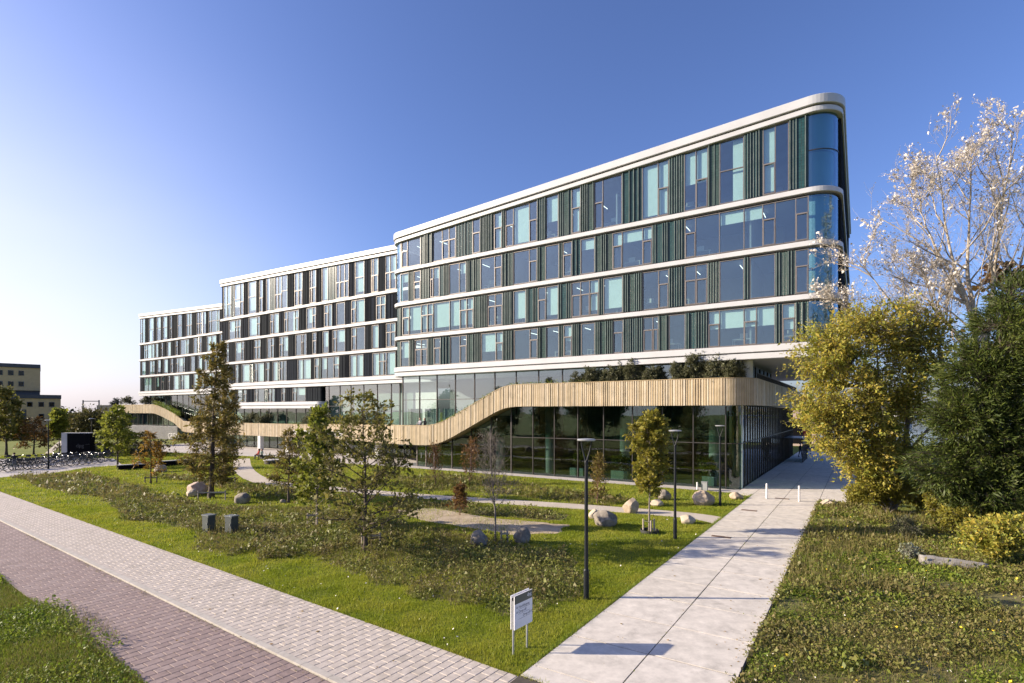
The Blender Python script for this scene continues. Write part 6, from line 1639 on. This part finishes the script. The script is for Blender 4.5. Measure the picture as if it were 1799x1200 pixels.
# ------------------------------------------------------------------ people
def capsule_field(caps, vox=0.016):
    "one continuous body from tapered limbs, fused and smoothed"
    bm = bmesh.new()
    for (a, b, ra, rb, mi) in caps:
        a, b = Vector(a), Vector(b); d = b - a; L = max(d.length, 1e-4); n = 6; k = 10
        q = d.to_track_quat('Z', 'Y') if d.length > 1e-4 else Vector((0, 0, 1)).to_track_quat('Z', 'Y')
        rings = []
        prof = [(-ra * math.cos(t), ra * math.sin(t)) for t in (0.35, 0.8, 1.2, 1.5708)] + [(L * i / 4, ra + (rb - ra) * i / 4) for i in (1, 2, 3)] + [(L + rb * math.sin(t), rb * math.cos(t)) for t in (0.0, 0.4, 0.8, 1.2)]
        for (z, r) in prof:
            rings.append([bm.verts.new(a + q @ Vector((r * math.cos(2 * math.pi * j / k), r * math.sin(2 * math.pi * j / k), z))) for j in range(k)])
        for r0, r1 in zip(rings[:-1], rings[1:]):
            for j in range(k): bm.faces.new((r0[j], r0[(j + 1) % k], r1[(j + 1) % k], r1[j]))
        bm.faces.new(rings[0][::-1]); bm.faces.new(rings[-1])
    me = bpy.data.meshes.new('body'); bm.to_mesh(me); bm.free()
    t = bpy.data.objects.new('tmp_body', me); COL.objects.link(t)
    md = t.modifiers.new('r', 'REMESH'); md.mode = 'VOXEL'; md.voxel_size = vox
    sm = t.modifiers.new('s', 'SMOOTH'); sm.iterations = 2; sm.factor = 0.5
    dg = bpy.context.evaluated_depsgraph_get(); out = bpy.data.meshes.new_from_object(t.evaluated_get(dg))
    bpy.data.objects.remove(t)
    return out

CLOTH = {}
def cloth(name, c):
    return mat('cloth_' + name, c, 0.9, c2=tuple(v * 0.8 for v in c), scale=9)
SKIN = mat('skin', (0.55, 0.36, 0.27), 0.6, c2=(0.50, 0.32, 0.24), scale=8)
def person(loc, rz, label, top, legs, hair, pose='stand', hair_long=False):
    J = {}
    lift = 0.0
    if pose == 'sit':
        hip = 0.50; hx = 0.0
        head_z = hip + 0.78
        leg = lambda s: [((s * .09, 0, hip), (s * .11, -.42, hip + .02), .085, .062), ((s * .11, -.42, hip + .02), (s * .11, -.44, .09), .06, .042), ((s * .11, -.44, .06), (s * .12, -.62, .045), .042, .035)]
    else:
        hip = 0.92; head_z = hip + 0.72
        st = 0.16 if pose == 'walk' else 0.02
        leg = lambda s: [((s * .09, 0, hip), (s * .10, -s * st * .5 - .02, .50), .088, .062), ((s * .10, -s * st * .5 - .02, .50), (s * .10, -s * st + .02, .10), .06, .042), ((s * .10, -s * st + .04, .06), (s * .11, -s * st - .16, .045), .042, .034)]
    caps = []
    for s in (-1, 1):
        l = leg(s)
        for q, mi in zip(l, (1, 1, 3)): caps.append((*q, mi))
    caps.append(((-.07, 0, hip), (.07, 0, hip), .115, .115, 1))
    caps.append(((0, 0, hip + .08), (0, .01, hip + .34), .125, .15, 0))
    caps.append(((-.11, .01, hip + .44), (.11, .01, hip + .44), .085, .085, 0))
    caps.append(((0, 0, hip + .2), (0, .01, hip + .44), .13, .12, 0))
    caps.append(((0, .01, hip + .50), (0, -.01, hip + .60), .055, .052, 2))
    caps.append(((0, -.015, hip + .68), (0, -.01, hip + .74), .088, .092, 2))
    caps.append(((0, -.10, hip + .665), (0, -.112, hip + .66), .016, .014, 2))
    for s in (-1, 1): caps.append(((s * .092, .0, hip + .68), (s * .095, .0, hip + .70), .018, .018, 2))
    for s in (-1, 1):
        sh = Vector((s * .19, .01, hip + .44))
        if pose == 'lean': el = Vector((s * .27, -.16, hip + .22)); ha = Vector((s * .10, -.36, hip + .16))
        elif pose == 'sit': el = Vector((s * .24, -.10, hip + .18)); ha = Vector((s * .12, -.30, hip + .12))
        else: el = Vector((s * .25, .04 + s * .05, hip + .17)); ha = Vector((s * .24, -.06 + s * .08, hip - .06))
        caps.append((sh, el, .055, .044, 0)); caps.append((el, ha, .042, .030, 0))
        d = (ha - el).normalized(); pl = ha + d * .06
        caps.append((ha, pl, .028, .032, 2))
        acr = d.cross(Vector((0, 0, 1)));
        acr = acr.normalized() if acr.length > .1 else Vector((1, 0, 0))
        for f in range(4):
            b0 = pl + acr * (-.024 + .016 * f); caps.append((b0, b0 + d * (.065 + (.012 if f in (1, 2) else 0)) + Vector((0, 0, -.012)), .0095, .008, 2))
        caps.append((ha + acr * .02, ha + acr * .045 + d * .055, .011, .009, 2))
    me = capsule_field(caps)
    for m_ in (cloth(*top), cloth(*legs), SKIN, cloth('shoe', (0.04, 0.035, 0.03))): me.materials.append(m_)
    A = np.array([c[0] for c in caps]); B = np.array([c[1] for c in caps]); Rm = np.array([(c[2] + c[3]) / 2 for c in caps]); MI = np.array([c[4] for c in caps])
    cen = np.empty(len(me.polygons) * 3, np.float32); me.polygons.foreach_get('center', cen); cen = cen.reshape(-1, 3)
    best = np.full(len(cen), 1e9); mi = np.zeros(len(cen), np.int32)
    for k in range(len(caps)):
        ab = B[k] - A[k]; t = np.clip(((cen - A[k]) @ ab) / max(1e-9, ab @ ab), 0, 1); dd = np.linalg.norm(cen - (A[k] + t[:, None] * ab), axis=1) - Rm[k]
        q = dd < best; best[q] = dd[q]; mi[q] = MI[k]
    me.polygons.foreach_set('material_index', mi); me.polygons.foreach_set('use_smooth', np.ones(len(mi), bool))
    o = empty('person', loc, rz); tag(o, label, 'person', 'people around the building')
    link('body', me, o)
    h = MB(); prof = []
    for i in range(7):
        t = i / 6 * 1.9; prof.append((0.104 * math.sin(t) if i else 0.001, 0.10 * math.cos(t)))
    h.lathe([(r, z) for r, z in prof[::-1]], (0, .022, hip + .735), 14)
    if hair_long: h.tube([(0, .075, hip + .74), (0, .10, hip + .62), (0, .10, hip + .50)], [0.08, 0.075, 0.045], 8)
    h.build('hair', cloth(*hair), o, smooth=True)
    return o
bx = ux(737.5, -0.75); 
person(loc2w(ux(738, -0.55), -0.55, 3.40), BROT - 0.2, 'person with light hair in pale top leaning on the terrace ribbon', ('pale_grey', (0.45, 0.43, 0.46)), ('blue_jeans', (0.06, 0.08, 0.14)), ('blond', (0.55, 0.42, 0.25)), 'lean')
person(loc2w(ux(746, -0.55), -0.55, 3.40), BROT + 0.3, 'person with long dark hair in black top leaning on the terrace ribbon', ('black', (0.02, 0.02, 0.022)), ('black2', (0.025, 0.025, 0.03)), ('brown_hair', (0.16, 0.09, 0.05)), 'lean', True)
p = G(462, 807); person((p.x - 0.55, p.y + 0.1, 0.0), -0.9, 'person in red jacket sitting on the round stone bench', ('red', (0.42, 0.05, 0.03)), ('navy', (0.03, 0.035, 0.06)), ('dark_hair', (0.05, 0.03, 0.02)), 'sit', True)
person((p.x + 0.1, p.y - 0.55, 0.0), -0.25, 'person in grey-green top and dark trousers sitting on the round bench', ('sage', (0.30, 0.34, 0.28)), ('darkgrey', (0.03, 0.03, 0.035)), ('auburn', (0.22, 0.10, 0.06)), 'sit', True)
p = G(25, 826); person(p, 0.5 + math.pi, 'person in dark jacket standing among the bicycles', ('charcoal', (0.022, 0.024, 0.03)), ('grey_jeans', (0.20, 0.21, 0.24)), ('dark_hair', (0.05, 0.03, 0.02)), 'stand')
p = G(1406, 804); person((p.x, p.y, 0.075), 0.4, 'person in black walking on the shaded walk, left of the red flag', ('black', (0.02, 0.02, 0.022)), ('black2', (0.025, 0.025, 0.03)), ('dark_hair', (0.05, 0.03, 0.02)), 'walk')
p = G(1421, 799); person((p.x, p.y, 0.075), 0.4, 'person in navy coat walking on the shaded walk, right of the red flag', ('navy', (0.03, 0.035, 0.06)), ('grey_jeans', (0.20, 0.21, 0.24)), ('brown_hair', (0.16, 0.09, 0.05)), 'walk')

# red feather flag and dark entrance porch on the walk
g = G(1411, 799); o = empty('feather_flag', (g.x, g.y, 0.07)); tag(o, 'tall red feather flag on the shaded walk', 'flag')
RED = mat('flag_red', (0.60, 0.025, 0.03), 0.7, c2=(0.50, 0.02, 0.025), scale=2)
MB().tube([(0, 0, 0), (0.05, 0, 2.0), (0.18, 0, 4.2), (0.3, 0, 4.5)], 0.02, 8).build('pole', LAMPM, o)
MB().prism([(0.0, 0.0), (0.62, 0.02), (0.62, 0.035), (0.0, 0.015)], 0.35, lambda q: 4.3 - q[0] * 1.6).build('banner', RED, o)
MB().lathe([(0.35, 0), (0.35, 0.03), (0.05, 0.06)], k=16).build('base', LAMPM, o)
m = MB()
for (x, y) in ((0.1, 26), (2.0, 26), (0.1, 32), (2.0, 32)): m.box(x, x + 0.08, y, y + 0.08, 0.08, 2.7)
m.box(0.1, 2.08, 26, 32.08, 2.7, 2.8)
for k in range(1, 12): m.box(2.0, 2.05, 26 + k * 0.5, 26.04 + k * 0.5, 0.08, 2.7)
o = m.build('entrance_porch', MULL, BLD)
for k in range(3): MB().box(2.02, 2.035, 26.1 + 2 * k, 27.95 + 2 * k, 0.1, 2.68).build('glass_pane', GLASSD, o)

# ------------------------------------------------------------------ bicycles
RIMM = mat('bike_rim', (0.45, 0.45, 0.46), 0.35, 0.7, c2=(0.38, 0.38, 0.39), scale=6)
SADM = mat('bike_saddle', (0.03, 0.026, 0.024), 0.6, c2=(0.04, 0.035, 0.03), scale=6)
def make_bike(mf):
    o = empty('bicycle')
    for x in (-0.54, 0.54):
        m = MB(); k = 20
        pts = [(x + 0.335 * math.cos(2 * math.pi * i / k), 0, 0.345 + 0.335 * math.sin(2 * math.pi * i / k)) for i in range(k + 1)]
        w = m.tube(pts, 0.019, 5, cap=False).build('wheel', RUB, o)
        r = MB(); r.tube([(x + 0.305 * math.cos(2 * math.pi * i / k), 0, 0.345 + 0.305 * math.sin(2 * math.pi * i / k)) for i in range(k + 1)], 0.011, 4, cap=False)
        for i in range(9):
            t = 2 * math.pi * i / 9; r.tube([(x, 0, 0.345), (x + 0.3 * math.cos(t), 0, 0.345 + 0.3 * math.sin(t))], 0.003, 3)
        r.tube([(x, -0.05, 0.345), (x, 0.05, 0.345)], 0.025, 6); r.build('rim', RIMM, w)
        f = MB(); f.tube([(x + 0.37 * math.cos(t), 0, 0.345 + 0.37 * math.sin(t)) for t in [math.pi * (0.15 + 0.09 * i) for i in range(9)]], 0.016, 4); f.build('mudguard', mf, o)
    m = MB(); bb = (-0.10, 0, 0.30); seat = (-0.24, 0, 0.80); head = (0.36, 0, 0.86)
    for a, c, r in ((bb, seat, .018), (bb, (0.39, 0, .70), .021), (seat, head, .018), (seat, (-.54, .04, .345), .011), (seat, (-.54, -.04, .345), .011), (bb, (-.54, .05, .345), .012), (bb, (-.54, -.05, .345), .012), (head, (0.41, 0, .66), .02), ((0.41, 0, .66), (.54, .05, .345), .013), ((0.41, 0, .66), (.54, -.05, .345), .013)): m.tube([a, c], r, 6)
    m.build('frame', mf, o)
    MB().tube([seat, (-.27, 0, .96)], .014, 6).tube([(-.40, 0, .985), (-.30, 0, .99), (-.12, 0, .975)], [.085, .07, .025], 8).build('saddle', SADM, o)
    MB().tube([head, (.33, 0, 1.05)], .014, 6).tube([(.12, -.29, 1.08), (.26, -.24, 1.10), (.34, 0, 1.05), (.26, .24, 1.10), (.12, .29, 1.08)], .012, 6).build('handlebar', RIMM, o)
    MB().box(-.86, -.36, -.06, .06, .735, .75).box(-.84, -.82, -.01, .01, .5, .735).build('carrier', SADM, o)
    MB().tube([(-.10, -.09, .30), (-.10, .09, .30)], .05, 10).tube([(-.10, .09, .30), (.03, .10, .18)], .01, 5).tube([(-.10, -.09, .30), (-.23, -.10, .42)], .01, 5).build('crank', RIMM, o)
    return o
BM = [mat('bike_black', (0.025, 0.025, 0.028), 0.35, c2=(0.035, 0.035, 0.035), scale=4), mat('bike_blue', (0.06, 0.12, 0.26), 0.35, c2=(0.05, 0.10, 0.22), scale=4), mat('bike_white', (0.60, 0.60, 0.60), 0.4, c2=(0.5, 0.5, 0.5), scale=4), mat('bike_green', (0.05, 0.12, 0.08), 0.4, c2=(0.04, 0.1, 0.07), scale=4)]
BN = ['black', 'blue', 'white', 'green']
CR = mat('crate_plastic', (0.03, 0.03, 0.032), 0.6, c2=(0.04, 0.04, 0.04), scale=4)
protos = [make_bike(m_) for m_ in BM]
used = [False] * 4
rb_ = random.Random(8)
spots = []
for i in range(19): spots.append((2 + i * 10.2 + rb_.uniform(-2, 2), 829 - i * 0.95 + rb_.uniform(-1.5, 1.5)))
for i in range(18): spots.append((6 + i * 10.4 + rb_.uniform(-2, 2), 818.5 - i * 0.55 + rb_.uniform(-1, 1)))
kinds = []
for i, (px, py) in enumerate(spots):
    k = rb_.choice((0, 0, 0, 1, 2, 0, 3, 2)); kinds.append(k)
    b_ = protos[k] if not used[k] else copy_tree(protos[k]); used[k] = True
    g = G(px, py); b_.location = (g.x, g.y, 0.012); b_.rotation_euler = (rb_.uniform(-.1, .1), 0, rb_.choice((0.7, 0.85, 3.9, 0.6)) + rb_.uniform(-.2, .2))
    if rb_.random() < 0.22:
        m = MB(); m.box(.42, .78, -.2, .2, .88, 1.12); m.box(.45, .75, -.17, .17, 1.10, 1.125); m.build('front_crate', CR, b_)
    rowname = 'front' if i < 19 else 'rear'; j_ = i if i < 19 else i - 19
    od = 'first second third fourth fifth sixth seventh eighth ninth tenth eleventh twelfth thirteenth fourteenth fifteenth sixteenth seventeenth eighteenth nineteenth'.split()[j_]
    tag(b_, '%s city bicycle, %s from the left in the %s row of the court' % (BN[k], od, rowname), 'bicycle', 'bicycles parked in the court')
for k in range(4):
    if not used[k]:
        for ch in list(protos[k].children): bpy.data.objects.remove(ch)
        bpy.data.objects.remove(protos[k])

# ------------------------------------------------------------------ plants and seats seen in the lounge
PLM = mat('planter_mint', (0.42, 0.55, 0.48), 0.6, c2=(0.38, 0.50, 0.44), scale=2)
for i, (px, yl, w, lb) in enumerate(((1090, 1.3, 1.5, 'mint planter box with green plants behind the glass left of the staked tree'), (1015, 1.4, 1.3, 'mint planter box with green plants left of a lounge column'), (1245, 1.3, 0.9, 'grey-blue planter box near the glass corner'))):
    p = loc2w(ux(px, yl), yl, 0.05); o = empty('planter_box', p, BROT); tag(o, lb, 'planter', 'planters in the lounge')
    MB().box(-w / 2, w / 2, -.3, .3, 0, .72).build('box', PLM, o); MB().box(-w / 2 + .04, w / 2 - .04, -.26, .26, .72, .735).build('soil', CORE, o)
    bush('indoor_plant', (p.x, p.y, 0.78), 'leafy green plant growing in the ' + lb.split(' behind')[0].split(' left')[0].split(' near')[0] + (', staked tree side', ', lounge column side', ', glass corner side')[i], w * 0.6, 1.5, 120 + i, L_GRN, 900, 0.2, 'indoor plants', dp=0.4, cat='plant')

# ------------------------------------------------------------------ buildings at the left edge
BRK = mat('yellow_brick', (0.60, 0.45, 0.23), 0.9, c2=(0.53, 0.39, 0.20), scale=1.2, bump=0.2, bscale=8)
DRK = mat('dark_metal_cladding', (0.075, 0.078, 0.085), 0.6, c2=(0.06, 0.063, 0.07), scale=0.8)
GLF = glassmat('far_glass', (0.3, 0.33, 0.35), refl=0.03, gain=0.5)
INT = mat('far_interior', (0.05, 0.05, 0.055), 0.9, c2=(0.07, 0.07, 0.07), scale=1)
DB = 130.0
s = DB / FPX
def X(px): return (px - CX) * s
def Z(py): return CAMH - (py - HY) * s
yb = empty('brick_building', AT(-20, 126), 0.72); tag(yb, 'yellow brick building with dark roof edge at the left', 'building')
ox = X(-20)
def bb(name, m_, px0, px1, py0, py1, y0, y1, parent=None): return MB().box((X(px0) - ox) * 0.74, (X(px1) - ox) * 0.74, y0, y1, Z(py1) if py1 < 900 else 0.0, Z(py0)).build(name, m_, parent or yb)
bb('tall_wall', BRK, -60, 69, 646, 686, 0, 14); bb('roof_edge', DRK, -61, 69.6, 639.5, 645.9, -0.25, 14.2); bb('roof_hatch', DRK, 20, 42, 638, 639.4, 4, 8)
bb('dark_storey', DRK, -60, 68.5, 686.1, 699, 0.6, 13)
bb('low_wall', BRK, 14, 106, 700.5, 950, -5, 12); bb('roof_edge', DRK, 13.5, 107, 694, 700.4, -5.25, 12.2); bb('dark_gate', DRK, 27, 45, 719.5, 950, -5.1, -4.9)
bb('base_wall', BRK, -60, 13.8, 699.2, 950, 0, 12)
def fwin(px0, px1, py0, py1, y):
    w_ = MB(); x0, x1, z0, z1 = (X(px0) - ox) * 0.74, (X(px1) - ox) * 0.74, Z(py1), Z(py0); t = 0.12
    w_.box(x0, x1, y - .08, y, z0, z0 + t).box(x0, x1, y - .08, y, z1 - t, z1).box(x0, x0 + t, y - .079, y - .001, z0 + t, z1 - t).box(x1 - t, x1, y - .079, y - .001, z0 + t, z1 - t)
    f_ = w_.build('window', DRK, yb); MB().box(x0 + t, x1 - t, y - .05, y - .03, z0 + t, z1 - t).build('pane', GLF, f_)
    MB().box(x0 + t, x1 - t, y - .02, y - .005, z0 + t, z1 - t).build('dark_room_panel', INT, f_)  # flat panel, the darkness of an unlit room put into its colour
for px in (-6, 12.5, 30.5):
    fwin(px, px + 9.5, 651.5, 660, -0.003); fwin(px, px + 9.5, 670.5, 679, -0.003)
for px in (27, 46, 66, 84.5): fwin(px, px + 10, 706.5, 715, -5.003)
for px in (66.5, 85): fwin(px, px + 9.5, 727, 735.5, -5.003)
gb = empty('grey_hall', (X(124), DB + 40, 0)); tag(gb, 'dark grey hall behind the yellow brick building', 'building')
MB().box(-4.5, 12, 0, 12, 0, ZP(714.5, DB + 40)).build('wall', DRK, gb); MB().box(-4.7, 12.2, -.2, 12.2, ZP(714.5, DB + 40), ZP(713, DB + 40)).build('roof_edge', INT, gb)
m = MB()
D2 = 190.0
x0, x1 = (146 - CX) / FPX * D2, (174 - CX) / FPX * D2
zt = ZP(705, D2)
o = empty('railway_gantry', (x0, D2, 0)); tag(o, 'thin railway gantry above the far trees', 'gantry')
for x in (0, x1 - x0): MB().box(x - .15, x + .15, -.15, .15, 0, zt + .4).build('mast', DRK, o)
MB().box(0, x1 - x0, -.12, .12, zt - .1, zt + .15).build('beam', DRK, o)
# rear wing beyond the walk and footbridge across the lake
PKW = mat('rear_brick', (0.42, 0.33, 0.29), 0.9, c2=(0.36, 0.28, 0.25), scale=1)
p = loc2w(-14, 60); o = empty('rear_wing', p, BROT); tag(o, 'low wing with painted-dark opening beyond the end of the walk', 'building')
MB().box(0, 15.5, 0, 8, 0, 6.2).build('wall', PKW, o); MB().box(4, 14.6, -.06, -.003, 0.4, 4.6).build('dark_opening', BLK, o); MB().box(-.2, 15.7, -.2, 8.2, 6.2, 6.5).build('roof_edge', DRK, o)  # black panel on the wall paints the shade of an open recess
p = AT(1600, 250); o = empty('footbridge', p); tag(o, 'low pale footbridge across the far water', 'bridge')
MB().box(-6, 40, 0, 3, 3.2, 4.0).build('deck', CONC, o)
for x in (0, 12, 24, 36): MB().box(x, x + 1, .5, 2.5, -.5, 3.2).build('pier', CONC, o)
# parked cars behind the lawn
def car(px, depth, c, lb, rz=0.1):
    o = empty('parked_car', AT(px, depth), rz); tag(o, lb, 'car', 'cars parked before the brick building')
    pm = mat('car_paint_%d' % int(px), c, 0.25, c2=tuple(v * .92 for v in c), scale=2, spec=0.7)
    b_ = MB(); prof = [(-2.1, .35), (2.1, .35), (2.15, .7), (1.9, .85), (1.1, .95), (-1.7, .98), (-2.12, .8)]
    b_.add([(x, -.85, z) for x, z in prof] + [(x, .85, z) for x, z in prof], [tuple(range(7))[::-1], tuple(range(7, 14))] + [(i, (i + 1) % 7, (i + 1) % 7 + 7, i + 7) for i in range(7)]).build('body', pm, o)
    cb = [(-1.75, .96), (1.1, .94), (.45, 1.42), (-1.3, 1.44)]
    b_ = MB(); b_.add([(x, -.78, z) for x, z in cb[:2]] + [(x, -.66, z) for x, z in cb[2:]] + [(x, .78, z) for x, z in cb[:2]] + [(x, .66, z) for x, z in cb[2:]], [(0, 1, 2, 3), (7, 6, 5, 4), (0, 4, 5, 1), (1, 5, 6, 2), (2, 6, 7, 3), (3, 7, 4, 0)]).build('cabin', BLK, o)
    for x in (-1.3, 1.3):
        for y in (-.86, .70): MB().tube([(x, y, .33), (x, y + .16, .33)], .33, 14).build('wheel', RUB, o)
car(44, 112, (0.55, 0.55, 0.56), 'pale parked car behind the rust-coloured tree'); car(88, 122, (0.05, 0.06, 0.09), 'dark parked car behind the yellow-green young tree'); car(10, 118, (0.3, 0.3, 0.32), 'grey parked car behind the olive tree')

# trees across the road, outside the picture: the glass mirrors them
for i, (x, y, h) in enumerate(((-62, 2, 9), (-66, -8, 12), (-80, 16, 12.5), (-58, -22, 11), (-50, -36, 12), (-94, 30, 12), (-74, -2, 13), (-70, 10, 10), (-52, -14, 10))):
    bush('roadside_tree', (x, y, 0), 'roadside tree across the road, %s of nine mirrored in the glass front' % ('first', 'second', 'third', 'fourth', 'fifth', 'sixth', 'seventh', 'eighth', 'ninth')[i], h * 0.5, h, 140 + i, L_DGR, 9000, 0.5, 'trees across the road', cat='tree', sp=1.1)
